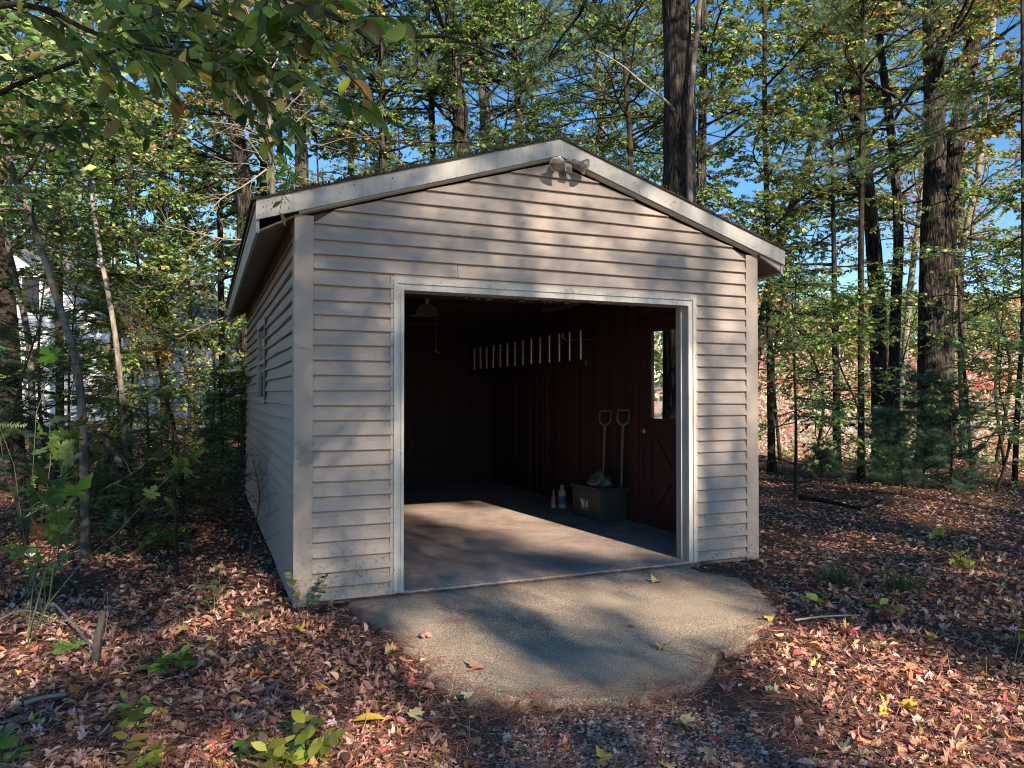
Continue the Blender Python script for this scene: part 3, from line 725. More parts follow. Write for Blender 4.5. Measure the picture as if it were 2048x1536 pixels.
# moss and needles along the rake edge
r = np.random.default_rng(3); lv = Leaves(); n = 2600
uu = r.uniform(-OV, GW + OV, n); keep = r.random(n) < np.where(uu < 1.9, 1.0, .45) * (.35 + .65 * (np.sin(uu * 5.1 + np.sin(uu * 13)) > -.2)); uu = uu[keep]; n = len(uu)
P_ = np.c_[uu, RV - .012 + np.abs(r.normal(0, .10, n)), ZPK - SLOPE * np.abs(uu - GW / 2) + .004]
d = norm(np.c_[r.normal(0, .7, n), r.normal(-.2, .6, n), r.uniform(.2, 1, n)])
lv.add(*scatter(LEAF2, P_, d, norm(r.normal(size=(n, 3))), r.uniform(.015, .042, n), pick(r, [(.05, .055, .018, 5), (.09, .09, .03, 2), (.10, .055, .03, 2)], n)))
n = 260; uu = r.uniform(-OV + .1, GW + OV, n); P_ = np.c_[uu, RV - .02 - r.uniform(0, .01, n), ZPK - SLOPE * np.abs(uu - GW / 2) + .006]
d = norm(np.c_[r.normal(0, .6, n), r.normal(-.15, .2, n), r.normal(-.3, .6, n)])
lv.add(*scatter((np.array([[0, -.02, 0], [0, .02, 0], [1., 0, 0]]), np.array([[0, 1, 2]])), P_, d, norm(r.normal(size=(n, 3))), r.uniform(.03, .08, n), pick(r, [(.16, .08, .045, 1)], n)))
ms = lv.build('moss', M['litter'], roof); ms['kind'] = 'stuff'

# open sectional door under the joists
od = bpy.data.objects.new('overhead_door', None); link(od, G)
for k in range(4):
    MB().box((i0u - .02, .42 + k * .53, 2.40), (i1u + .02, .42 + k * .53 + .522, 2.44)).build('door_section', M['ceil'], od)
for uu in (i0u - .06, i1u + .035):
    MB().box((uu, .16, 2.35), (uu + .025, 2.9, 2.395)).build('track', M['steel'], od)
mb = MB(); mb.tube([(i0u, .22, 2.33), (i1u, .22, 2.33)], .014, 8)
for k in range(46):
    th = k * .9; mb.tube([(1.5 + k * .017, .22 + .03 * math.cos(th), 2.33 + .03 * math.sin(th)), (1.508 + k * .017, .22 + .03 * math.cos(th + .45), 2.33 + .03 * math.sin(th + .45))], .004, 4)
mb.build('torsion_spring', M['steel'], od)

def on_floor(px, py): u, v = w2g(*on_ground(px, py, .012)[:2]); return u, v
def gthing(name, label, cat, u, v, z, rot=0.0, group=None):
    x, y = g2w(u, v); return thing(name, label, cat, (x, y, z), YAW + rot, group)
# twin floodlight under the gable peak
FL = gthing('floodlight', 'twin-bulb security floodlight with grey sensor under the gable peak', 'floodlight', 1.93, -.03, 3.10)
mb = MB(); mb.lathe([(0, .052), (.03, .052), (.045, .03)], (0, .012, .055), (0, -1, 0), 16); mb.build('mount', M['grey_pl'], FL, smooth_=True)
for s, dr, ofs in ((-1, (-.36, -.78, -.52), (-.075, -.10, .012)), (1, (.62, -.66, -.42), (.12, -.085, .022))):
    dr = np.array(dr) / np.linalg.norm(dr); o = np.array(ofs)
    mb = MB(); mb.tube([(s * .02, -.025, .055), (s * .045, -.05, .05), tuple(o - dr * .05)], .012, 8); mb.build('arm', M['grey_pl'], FL, smooth_=True)
    mb = MB(); mb.lathe([(-.065, .016), (-.06, .026), (-.02, .028), (-.015, .024)], o, dr, 16)
    lh = mb.build('lamp_socket', M['grey_pl'], FL, smooth_=True)
    mb = MB(); mb.lathe([(-.018, .022), (0, .026), (.03, .045), (.050, .058), (.057, .060)], o, dr, 20)
    bl = mb.build('bulb', M['alu'], FL, smooth_=True)
    mb = MB(); mb.lathe([(.0572, .058), (.063, .050), (.069, .028), (.071, .004)], o, dr, 20); mb.build('lens', M['lens'], bl, smooth_=True)
mb = MB(); mb.hexa([(.0, -.085, -.04), (.062, -.085, -.05), (.066, -.03, -.045), (.004, -.03, -.035), (.0, -.075, .03), (.062, -.075, .02), (.066, -.03, .02), (.004, -.03, .03)]); sb = mb.build('sensor', M['grey_pl'], FL, bevel=.004)
MB().hexa([(.008, -.0885, -.035), (.054, -.0885, -.043), (.054, -.086, -.043), (.008, -.086, -.035), (.008, -.0825, -.004), (.054, -.0825, -.011), (.054, -.080, -.011), (.008, -.080, -.004)]).build('sensor_window', M['black'], sb)

# ladder hanging along the right wall
LDU = 3.32
ld = gthing('ladder', 'long aluminium ladder hung sideways on the red plank wall', 'ladder', LDU, 2.15, 1.735)
Lld = 3.80
for z in (0, .40): MB().box((-.012, 0, z - .030), (.012, Lld, z + .030)).build('rail', M['black'], ld, bevel=.003)
for k in range(14): MB().tube([(0, .12 + k * .272, .036), (0, .12 + k * .272, .364)], .017, 10).build('rung', M['alu'], ld, smooth_=True)
for v in (.5, 2.7): 
    mb = MB(); mb.tube([(.36, v, .30), (.02, v, .28), (-.035, v, .3), (-.04, v, .36)], .006, 6); mb.build('bracket', M['steel'], ld)

# storage tote with lid, lettering
tu, tv = on_floor(1199, 1046); tfl = on_floor(1138, 1028)
tang = math.atan2(tfl[1] - tv, tfl[0] - tu)
TX, TY = .60, .37
tote = gthing('storage_tote', 'dark green plastic storage tote with white lettering beside the red wall', 'tote', tu, tv, .012, tang)
# local x runs from the near corner along the long side, y towards the wall
def tote_pts(h, ins): return [(ins, -ins, h), (TX - ins, -ins, h), (TX - ins, -TY + ins, h), (ins, -TY + ins, h)]
mb = MB(); mb.hexa(tote_pts(0, .016) + tote_pts(.33, .0)); mb.build('tub', M['tote'], tote, bevel=.018, smooth_=True)
mb = MB(); mb.hexa(tote_pts(.3305, -.014) + tote_pts(.362, -.010)); mb.build('lid', M['tote'], tote, bevel=.006)
for x in (.05, .11, .17, TX - .17, TX - .11, TX - .05):
    fy = lambda h: .016 * (h / .33 - 1) + .0
    MB().hexa([(x - .008, fy(.03) - .006, .03), (x + .008, fy(.03) - .006, .03), (x + .008, fy(.03) + .006, .03), (x - .008, fy(.03) + .006, .03), (x - .008, fy(.30) - .006, .30), (x + .008, fy(.30) - .006, .30), (x + .008, fy(.30) + .006, .30), (x - .008, fy(.30) + .006, .30)]).build('rib', M['tote'], tote)
lg = MB()
def stroke(pts, w):
    for (a, b2) in zip(pts[:-1], pts[1:]):
        a = np.array(a); b2 = np.array(b2); dd = b2 - a; nn = np.array([-dd[1], dd[0]]) / (np.linalg.norm(dd) + 1e-9) * w / 2; e = dd / (np.linalg.norm(dd) + 1e-9) * w * .3
        q = [a + nn - e, a - nn - e, b2 - nn + e, b2 + nn + e]; P8 = []
        for off in (.0025, .0005):
            for p in q: P8.append((TX - p[0], .016 * (p[1] / .33 - 1) + off + .0, p[1]))
        lg.hexa(P8)
# seen from the front the lettering reads W, a, t, then an underline
stroke([(.205, .215), (.222, .125)], .020); stroke([(.222, .125), (.240, .205)], .009); stroke([(.240, .205), (.258, .125)], .020); stroke([(.258, .125), (.275, .215)], .009)
stroke([(.290, .175), (.300, .18), (.308, .17), (.308, .128)], .007); stroke([(.308, .155), (.294, .152), (.290, .14), (.297, .13), (.308, .137)], .007)
stroke([(.322, .20), (.322, .135), (.330, .128)], .007); stroke([(.316, .178), (.332, .178)], .006)
stroke([(.342, .205), (.342, .13)], .007)
stroke([(.225, .108), (.355, .104)], .006)
lg.build('lettering', M['logo'], tote)
# crumpled sack lying on the tote
bm = bmesh.new(); bmesh.ops.create_icosphere(bm, subdivisions=4, radius=1.0); r = np.random.default_rng(8)
for v_ in bm.verts:
    p = np.array(v_.co); q = p.copy()
    f = 1 + .22 * math.sin(5 * p[0] + 3 * p[1]) * math.sin(4 * p[2] + 2) + .12 * math.sin(13 * p[0] + 9 * p[2] + 1) * math.sin(11 * p[1] + 2) + .05 * math.sin(27 * p[1] + 21 * p[0])
    q *= f; q[2] = max(q[2], -.55)
    v_.co = (q[0] * .125, q[1] * .10, (q[2] + .55) * .085 + (.05 * max(0, 1 - 3 * abs(p[0] + .1)) if p[2] > 0 else 0))
me = bpy.data.meshes.new('sack'); bm.to_mesh(me); bm.free(); me.materials.append(M['bag']); me.polygons.foreach_set('use_smooth', np.ones(len(me.polygons), bool))
ca, sa = math.cos(tang), math.sin(tang)
def tote_loc(x, y): return tu + ca * x - sa * y, tv + sa * x + ca * y
sx_, sy_ = tote_loc(.20, -.14)
sack = bpy.data.objects.new('crumpled_sack', me); link(sack); wxy = g2w(sx_, sy_); sack.location = (wxy[0], wxy[1], .012 + .363); tag(sack, 'crumpled green sack lying on the storage tote lid', 'sack')
# two D-handled tools standing behind the tote
def dtool(label, foot, top, z0, z1, lower):
    A = np.array([foot[0], foot[1], z0]); B = np.array([top[0], top[1], z1]); t = gthing('shovel', label, 'shovel', foot[0], foot[1], z0)
    D = B - A; L = np.linalg.norm(D); ax = D / L
    mb = MB(); mb.tube([(0, 0, 0.12), tuple(D * .45), tuple(D * .86)] if not lower else [tuple(D * .12), tuple(D * .5), tuple(D * .86)], .014, 8); mb.build('shaft', M['handle'], t, smooth_=True)
    side = np.array([.9, -.45, 0]); side -= ax * ax.dot(side); side /= np.linalg.norm(side)
    c = D * .86; hw = .062
    mb = MB(); mb.tube([c, c + ax * .03 + side * hw * .8, c + ax * .06 + side * hw, D + side * hw, D - side * hw, c + ax * .06 - side * hw, c + ax * .03 - side * hw * .8, c], .013, 8); mb.build('grip', M['grip'], t, smooth_=True)
    mb = MB(); n_ = np.cross(ax, side); w = .12
    b0 = D * .02 - n_ * .0; b1 = D * .17
    mb.hexa([b0 - side * w, b0 + side * w, b0 + side * w + n_ * .004, b0 - side * w + n_ * .004, b1 - side * w * 1.05 + n_ * .02, b1 + side * w * 1.05 + n_ * .02, b1 + side * w * 1.05 + n_ * .024, b1 - side * w * 1.05 + n_ * .024]); mb.build('blade', M['steel'], t)
    return t
def on_wall(px, py, u0):
    rr = ray(px, py); o = np.array([0, 0, CAMZ]); nrm = np.array([CY_, SY_]); t = (u0 - np.dot(o[:2] - [GX, GY], nrm)) / np.dot(rr[:2], nrm); p = o + t * rr; return (*w2g(p[0], p[1]), p[2])
w1 = on_wall(1211, 822, 3.60); f1 = on_wall(1185, 960, 3.60)
w2_ = on_wall(1247, 820, 3.60); f2 = on_wall(1224, 972, 3.60)
dtool('D-handled shovel leaning on the red wall directly above the crumpled sack', (3.655, w1[1] + .18), (w1[0], w1[1]), .02, w1[2], True)
dtool('D-handled shovel leaning on the red wall nearest the side door', (3.655, w2_[1] + .16), (w2_[0], w2_[1]), .02, w2_[2], True)
# bottles and a thin stick on the floor
bu, bv = on_floor(1107, 1016)
bt = gthing('bottle', 'small red squeeze bottle with pointed cap on the garage floor', 'bottle', bu, bv, .012)
MB().lathe([(0, .030), (.004, .034), (.12, .034), (.15, .024), (.165, .013), (.175, .013)], (0, 0, 0), (0, 0, 1), 16).build('body', M['red_pl'], bt, smooth_=True)
MB().lathe([(.175, .015), (.20, .014), (.225, .005)], (0, 0, 0), (0, 0, 1), 12).build('cap', M['grey_pl'], bt, smooth_=True)
MB().lathe([(.012, .0345), (.055, .0345)], (0, 0, 0), (0, 0, 1), 16).build('label_band', M['white_pl'], bt, smooth_=True)
bu, bv = on_floor(1129, 1017)
bt = gthing('bottle', 'white jug with dark blue label tucked against the storage tote', 'bottle', bu, bv + .06, .012)
MB().lathe([(0, .05), (.005, .055), (.17, .055), (.21, .045), (.235, .02), (.25, .02)], (0, 0, 0), (0, 0, 1), 16).build('body', M['white_pl'], bt, smooth_=True)
MB().lathe([(.25, .023), (.275, .023), (.277, .018)], (0, 0, 0), (0, 0, 1), 12).build('cap', M['white_pl'], bt, smooth_=True)
MB().lathe([(.05, .0558), (.145, .0558)], (0, 0, 0), (0, 0, 1), 16).build('label_band', M['blue_lbl'], bt, smooth_=True)
p0 = on_floor(1042, 984); p1 = on_floor(1100, 998)
st = gthing('stick', 'thin pale stick lying on the dark garage floor', 'stick', p0[0], p0[1], .012)
mb = MB(); mb.tube([(0, 0, .006), ((p1[0] - p0[0]) * .5, (p1[1] - p0[1]) * .5 + .02, .010), (p1[0] - p0[0], p1[1] - p0[1], .006)], [.004, .005, .003], 6); mb.build('stem', M['twig_dead'], st)
# door opener unit with pull cord
op = gthing('door_opener', 'white ceiling opener unit with dark vent slots and hanging cord', 'opener', 1.74, 3.1, 2.28)
mb = MB(); mb.prism([(-.13, 0), (.13, 0), (.13, .04), (.10, .085), (.05, .11), (-.05, .11), (-.10, .085), (-.13, .04)], 'y', -.16, .16); mb.build('housing', M['opener'], op, bevel=.006)
for k in range(4): MB().box((-.045 + k * .026, -.164, .03), (-.033 + k * .026, -.1605, .042)).build('vent_slot', M['black'], op)
MB().box((-.02, -.14, .1105), (.02, .14, .18)).build('hanger', M['steel'], op)
mb = MB(); mb.tube([(.11, -.13, 0), (.115, -.13, -.12), (.105, -.128, -.25), (.112, -.13, -.40)], .004, 5); mb.build('cord', M['handle'], op)
mb = MB(); mb.tube([(.085, -.13, -.40), (.145, -.13, -.43)], .008, 6); mb.build('cord_handle', M['handle'], op)


# ------------------------------------------------------------------ trees
PAL_GREEN = [(0.088, 0.166, 0.061, 5), (0.131, 0.224, 0.084, 4), (0.212, 0.294, 0.122, 3), (0.349, 0.357, 0.122, 1), (0.224, 0.153, 0.091, 0.3)]
PAL_YELLOW = [(0.15, 0.23, 0.076, 4), (0.249, 0.319, 0.107, 3), (0.449, 0.421, 0.138, 1.5), (0.424, 0.268, 0.122, 0.5), (0.1, 0.179, 0.068, 4)]
PAL_ORANGE = [(0.468, 0.248, 0.116, 1.6), (0.551, 0.386, 0.131, 1.4), (0.275, 0.248, 0.087, 2), (0.138, 0.206, 0.072, 5)]
PAL_RED = [(0.534, 0.106, 0.112, 3), (0.594, 0.225, 0.188, 2), (0.356, 0.119, 0.075, 1), (0.179, 0.179, 0.05, 1.5)]
PAL_PINE = [(0.089, 0.159, 0.084, 4), (0.124, 0.206, 0.102, 4), (0.193, 0.261, 0.116, 2), (0.303, 0.22, 0.116, 0.3)]
PAL_PINE_DK = [(0.048, 0.106, 0.077, 4), (0.069, 0.142, 0.098, 3), (0.119, 0.196, 0.112, 1.5)]
PAL_HEM = [(0.048, 0.089, 0.045, 4), (0.077, 0.124, 0.056, 3), (0.142, 0.179, 0.069, 1.5)]
def level(rng, starts, dirs, lens, K, curl=.25, grav=0.0):
    B = len(starts); P = np.zeros((B, K, 3)); P[:, 0] = starts; d = norm(dirs.copy())
    for k in range(1, K):
        d = norm(d + rng.normal(0, curl, (B, 3)) + np.array([0, 0, grav])); P[:, k] = P[:, k - 1] + d * (lens / (K - 1))[:, None]
    return P
def children(rng, P, n, f0, f1, ang, flat=0.0, up=0.0):
    """n child starts and directions per parent path"""
    B, K, _ = P.shape; t = np.linspace(f0, f1, n)[None, :] + rng.normal(0, .04, (B, n)); t = np.clip(t, .05, 1) * (K - 1)
    i = np.minimum(t.astype(int), K - 2); f = (t - i)[..., None]; b = np.arange(B)[:, None]
    S = P[b, i] * (1 - f) + P[b, i + 1] * f; T = norm(P[b, i + 1] - P[b, i])
    side = norm(np.cross(T, np.array([0, 0, 1.0]))); upv = np.cross(side, T)
    if flat > 0:
        sg = np.where((np.arange(n)[None, :] + rng.integers(0, 2, (B, 1))) % 2 == 0, 1, -1)[..., None]; q = side * sg + upv * rng.normal(0, 1 - flat, (B, n, 1))
    else:
        th = rng.uniform(0, 2 * math.pi, (B, n, 1)); q = side * np.cos(th) + upv * np.sin(th)
    a = ang * rng.uniform(.7, 1.25, (B, n, 1))
    D = norm(T * np.cos(a) + norm(q) * np.sin(a) + np.array([0, 0, up]))
    return S.reshape(-1, 3), D.reshape(-1, 3), (1 - t / (K - 1) * .55).ravel()
def leaves_on(rng, lv, P, n, size, pal, tmpls=(LEAF2,), droop=.35, flat=.6, f0=.15, jit=.42, tint=None):
    S, D, _ = children(rng, P, n, f0, 1.0, .95, flat=.7)
    m = len(S); D = norm(D + np.array([0, 0, -droop]) * rng.uniform(.2, 1.3, (m, 1)))
    Nn = norm(np.array([0, 0, 1.0]) * flat + rng.normal(0, .55, (m, 3)))
    sz = size * rng.uniform(.65, 1.2, m); c = pick(rng, pal, m, jit)
    if tint is not None: c = c * tint
    w = rng.integers(0, len(tmpls), m)
    for k, t in enumerate(tmpls):
        s = w == k
        if s.any(): lv.add(*scatter(t, S[s], D[s], Nn[s], sz[s], c[s], rng.uniform(.8, 1.3, s.sum())))
def spline(pts, n):
    pts = np.asarray(pts, float); p = np.vstack([2 * pts[0] - pts[1], pts, 2 * pts[-1] - pts[-2]]); out = []
    segs = len(pts) - 1
    for t in np.linspace(0, segs - 1e-6, n):
        i = int(t); f = t - i; a, b, c, d = p[i:i + 4]
        out.append(.5 * ((2 * b) + (c - a) * f + (2 * a - 5 * b + 4 * c - d) * f * f + (3 * b - a - 3 * c + d) * f ** 3))
    return np.array(out)
def trunk_mesh(rng, path, r0, r1, n=12, flare=.5, knob=.06):
    K = len(path); t = np.linspace(0, 1, K); rad = r0 + (r1 - r0) * t ** .85
    h = path[:, 2] - path[0, 2]; rad = rad * (1 + flare * np.exp(-h / (2.2 * r0 + .02)))
    ph = rng.uniform(0, 6, 4); a = np.arange(n) * 2 * math.pi / n
    rough = 1 + knob * (np.sin(3 * a[None] + ph[0] + 1.5 * h[:, None]) * .5 + np.sin(5 * a[None] + ph[1] - 2.3 * h[:, None]) * .4) + rng.normal(0, knob * .35, (K, n)) + flare * .25 * np.exp(-h / (2 * r0 + .02))[:, None] * np.sin(5 * a + ph[2])[None]
    if n >= 16:
        rough = rough + .045 * np.abs(np.sin(n * .25 * a[None] + ph[3] + 1.1 * np.sin(1.1 * h[:, None] + ph[0]))) + .05 * np.sign(np.sin(n * .5 * a[None] + .2)) * (np.sin(2.1 * h[:, None] + 3 * a[None] + ph[1]) > -.4)
    V, F = tubes(path[None], rad[None], n, rough[None]); return V, F, rad
def px_path(pxs, Y, top=None):
    P = [at(x, y, Y) if not isinstance(Y, (list, tuple)) else at(x, y, Y[i]) for i, (x, y) in enumerate(pxs)]
    b = P[0]; P[0] = np.array([b[0], b[1], float(gz(b[0], b[1])) - .12]) if b[2] < .6 else b
    if b[2] >= .6:
        d = P[1] - P[0]; q = P[0] - d / max(d[2], .1) * (P[0][2] + .1) * .6; P.insert(0, np.array([q[0], q[1], float(gz(q[0], q[1])) - .12]))
    if top and P[-1][2] < top:
        d = norm(P[-1] - P[-2]); d = norm(d + np.array([0, 0, .8])); P.append(P[-1] + d * (top - P[-1][2]))
    return np.array(P)
def tree(name, label, pxs, Y, wpx, top, kind, pal, seed, bark='bark', cat='tree', group=None, z0=2.5, nl=20, ll=2.8, leaf=.098, nleaf=14, taper=.45, n2=7, n3=6, ntr=None, flare=.5, tint=None, P=None, r0=None, el=.35):
    rng = np.random.default_rng(seed)
    P = px_path(pxs, Y, top) if P is None else np.asarray(P, float)
    path = spline(P, 30 if not ntr else 64); base = path[0].copy(); base[2] += .12
    yy = Y if not isinstance(Y, (list, tuple)) else Y[0]
    r0 = wpx * .5 / FOC * yy if r0 is None else r0
    T = thing(name, label, cat, tuple(base), group=group)
    V, F, rad = trunk_mesh(rng, path, r0, r0 * taper, ntr or (14 if r0 > .1 else 8), flare)
    mesh_np('trunk', V - base, [F], M[bark], T, smooth_=True)
    hz = path[:, 2]; ok = np.where(hz > z0)[0]
    if nl and len(ok) > 2:
        zv = CAMZ + .60 * yy; hi = np.where(hz < max(zv, z0 + 1.0))[0][-1]; i = np.where(rng.random(nl) < .8, rng.uniform(ok[0], max(hi, ok[0] + 1), nl), rng.uniform(ok[0], ok[-1], nl)); i0 = i.astype(int).clip(0, len(path) - 2); f = (i - i0)[:, None]
        S = path[i0] * (1 - f) + path[i0 + 1] * f; rel = (i - ok[0]) / max(1, ok[-1] - ok[0])
        az = rng.uniform(0, 2 * math.pi, nl)
        if kind == 'pine': e_ = rng.normal(.05, .15, nl) + .25 * rel; L = ll * (1.1 - .7 * rel) * rng.uniform(.6, 1.1, nl)
        elif kind == 'spray': e_ = rng.normal(.15, .15, nl); L = ll * (1.1 - .6 * rel) * rng.uniform(.5, 1.1, nl)
        else: e_ = rng.normal(el, .3, nl) + .3 * rel; L = ll * (1.1 - .45 * rel) * rng.uniform(.6, 1.15, nl)
        D = np.c_[np.cos(az) * np.cos(e_), np.sin(az) * np.cos(e_), np.sin(e_)]
        L1 = level(rng, S, D, L, 7, .16, {'pine': .03, 'spray': -.02}.get(kind, .02))
        S2, D2, k2 = children(rng, L1, n2, .22, 1.0, .75, flat=.75 if kind != 'broad' else .4)
        l2 = np.repeat(L, n2) * .42 * k2; L2 = level(rng, S2, D2, l2, 4, .16, 0.02 if kind == 'pine' else -.01)
        rl = np.minimum(r0 * .35, .011 * L + .006) * (.55 if kind == 'bare' else 1)
        V1, F1 = tubes(L1, rl[:, None] * np.linspace(1, .25, 7)[None], 5); V2, F2 = tubes(L2, np.minimum(np.repeat(rl, n2) * .45, .009)[:, None] * np.linspace(1, .35, 4)[None], 3)
        VV = [V1, V2]; FF = [F1, F2 + len(V1)]
        lv = Leaves()
        if kind == 'pine':
            m = nleaf; S3, D3, _ = children(rng, L2, m, .3, 1.0, .5); Q = S3; D3 = norm(D3 + np.array([0, 0, .25]))
            n_ = len(Q); w = rng.integers(0, 2, n_); c = pick(rng, pal, n_, .25); c = c if tint is None else c * tint
            for k in (0, 1):
                s_ = w == k; tm = (TUFTS if leaf < .2 else TUFT_FAR)[k]
                lv.add(*scatter(tm, Q[s_], D3[s_], norm(rng.normal(size=(s_.sum(), 3))), leaf * rng.uniform(.7, 1.2, s_.sum()), c[s_]))
        elif kind == 'hemlock':
            S3, D3, k3 = children(rng, L2, n3, .2, 1.0, .7, flat=.85); n_ = len(S3); w = rng.integers(0, 2, n_); c = pick(rng, pal, n_, .25); c = c if tint is None else c * tint
            for k in (0, 1):
                s_ = w == k; lv.add(*scatter(COMBS[k], S3[s_], norm(D3[s_] + [0, 0, -.15]), norm(np.array([0, 0, 1.]) + rng.normal(0, .25, (s_.sum(), 3))), leaf * rng.uniform(.6, 1.2, s_.sum()), c[s_]))
        elif kind == 'bare':
            S3, D3, k3 = children(rng, L2, n3, .2, 1.0, .7); L3 = level(rng, S3, D3, np.repeat(l2, n3) * .5 * k3, 4, .2, -.02)
            V3, F3 = tubes(L3, np.full((len(L3), 1), .0028) * np.linspace(1, .5, 4)[None], 3); VV.append(V3); FF.append(F3 + sum(len(v) for v in VV[:-1]))
        else:
            S3, D3, k3 = children(rng, L2, n3, .15, 1.0, .8, flat=.6); L3 = level(rng, S3, D3, np.maximum(.18, np.repeat(l2, n3) * .5 * k3), 2, .2, -.03)
            V3, F3 = tubes(L3, np.full((len(L3), 1), .0032) * np.linspace(1, .5, 2)[None], 3); VV.append(V3); FF.append(F3 + sum(len(v) for v in VV[:-1]))
            leaves_on(rng, lv, L3, nleaf, leaf * rng.uniform(.85, 1.15), pal, tint=tint, f0=.3)
        mesh_np('branching', np.concatenate(VV) - base, [np.concatenate(FF)], M['twig_dead'] if kind == 'bare' else M[bark], T, smooth_=True)['kind'] = 'stuff'
        if lv.n:
            o = lv.build('crown', M['needle'] if kind in ('pine', 'hemlock') else M['leaf'], T, base)
            o['kind'] = 'stuff'
    return T
SEED = 100
# right of the garage
BIGOAK = tree('oak_tree', 'big furrowed oak trunk rising directly behind the right roof slope', [(1366, 1010), (1362, 700), (1359, 400), (1358, 150), (1352, 0)], 8.4, 76, 15, 'broad', PAL_GREEN, 101, z0=6.5, nl=16, ll=3.6, flare=.25, ntr=44, taper=.62, nleaf=7)
tree('slim_tree', 'slim grey trunk close behind the big oak on its right', [(1400, 880), (1402, 420), (1406, 200), (1408, 0)], 13, 24, 14, 'broad', PAL_YELLOW, 102, z0=4.5, nl=18, ll=2.6)
tree('slim_tree', 'straight thin dark trunk nearest the right corner of the garage', [(1543, 893), (1540, 700), (1536, 500), (1530, 250), (1529, 0)], 13.6, 16, 12, 'spray', PAL_YELLOW, 103, 'bark_dark', z0=3.0, nl=22, ll=2.4, leaf=.075)
tree('slim_tree', 'straight thin dark trunk midway between garage corner and big twin oak', [(1675, 898), (1670, 650), (1667, 450), (1663, 265)], 13.2, 17, None, 'spray', PAL_GREEN, 104, 'bark_dark', z0=2.4, nl=20, ll=2.0, leaf=.07, taper=.3)
tree('maple_tree', 'medium trunk with rough bark left of the big twin oak', [(1768, 905), (1757, 700), (1748, 500), (1722, 280), (1703, 80), (1698, 0)], 15.6, 35, 15, 'broad', PAL_GREEN, 105, z0=4.6, nl=22, ll=3.0, ntr=30)
tree('maple_tree', 'slender curving trunk squeezed between rough trunk and twin oak', [(1784, 903), (1790, 650), (1797, 480), (1784, 280), (1764, 120), (1756, 0)], 15.2, 24, 14, 'broad', PAL_YELLOW, 106, z0=5, nl=16, ll=2.6)
tw = tree('oak_tree', 'massive dark twin-stemmed oak at right with spreading upper stem', [(1866, 938), (1862, 750), (1862, 560), (1870, 320), (1866, 120), (1862, 0)], 14.2, 50, 15, 'broad', PAL_ORANGE, 107, z0=5.6, nl=16, ll=3.2, ntr=40, flare=.35, taper=.55)
# second stem of the twin oak, a part of it
_b = np.array(tw.location); _r = np.random.default_rng(7)
_p = spline(np.array([at(1884, 915, 14.2), at(1886, 750, 14.2), at(1890, 560, 14.25), at(1905, 330, 14.4), at(1938, 130, 14.6), at(1965, 0, 14.8), at(2010, -250, 15.2)]), 26)
V, F, _ = trunk_mesh(_r, _p, .20, .10, 32, .2); mesh_np('second_stem', V - _b, [F], M['bark'], tw, smooth_=True)
tree('leaning_tree', 'trunk leaning right beyond the lower end of the right roof edge', [(1512, 720), (1556, 490), (1602, 365), (1640, 225), (1668, 120), (1700, 0)], 19, 19, 15, 'broad', PAL_YELLOW, 108, z0=5, nl=20, ll=3.0)
tree('slim_tree', 'thin crooked stem at the far right edge of the picture', [(2028, 935), (2036, 800), (2046, 620), (2046, 300), (2044, 0)], 11.5, 11, 10, 'spray', PAL_GREEN, 109, 'bark_dark', z0=2.6, nl=16, ll=1.7, leaf=.075)
tree('birch_tree', 'pale trunk leaning right just beyond the twin oak', [(1880, 760), (1908, 580), (1935, 450), (1958, 330), (1976, 160), (1990, 0)], 22, 18, 16, 'broad', PAL_YELLOW, 110, 'bark_pale', z0=5.5, nl=22, ll=2.8)
tree('birch_tree', 'thin pale trunk seen between curving trunk and twin oak', [(1805, 780), (1818, 600), (1838, 430), (1850, 250), (1858, 60)], 23, 16, 16, 'broad', PAL_ORANGE, 111, 'bark_pale', z0=5.5, nl=18, ll=2.8)
tree('pine_tree', 'white pine with feathery tufts across the upper right trunks', [(1722, 800), (1722, 500), (1724, 250), (1726, 0)], 12.4, 15, 12, 'pine', PAL_PINE, 112, 'bark_dark', z0=4.6, nl=40, ll=2.2, leaf=.15, nleaf=9, n2=9)
tree('maple_tree', 'red-leaved maple behind the twin oak at upper right', [(1925, 820), (1922, 600), (1925, 300), (1935, 0)], 27, 16, 17, 'broad', PAL_RED, 113, z0=6, nl=15, ll=3.6, leaf=.1)
_b = np.array(BIGOAK.location); _r = np.random.default_rng(9)
_p = spline(np.array([at(1388, 560, 8.15), at(1381, 420, 8.12), at(1378, 270, 8.12), at(1388, 120, 8.15), at(1400, 0, 8.2), at(1412, -150, 8.3)]), 26); V, F, _ = trunk_mesh(_r, _p, .034, .026, 9, 0); mesh_np('clinging_stem', V - _b, [F], M['bark_smooth'], BIGOAK, smooth_=True)
_p = spline(np.array([at(1350, 225, 8.3), at(1335, 205, 8.15), at(1290, 170, 8.0), at(1240, 128, 7.9), at(1190, 100, 7.8)]), 18); V, F, _ = trunk_mesh(_r, _p, .020, .006, 8, 0); mesh_np('bare_limb', V - _b, [F], M['bark_pale'], BIGOAK, smooth_=True)
_p = spline(np.array([at(1370, 380, 8.4), at(1440, 395, 8.8), at(1540, 320, 9.5), at(1600, 300, 10.0)]), 18)
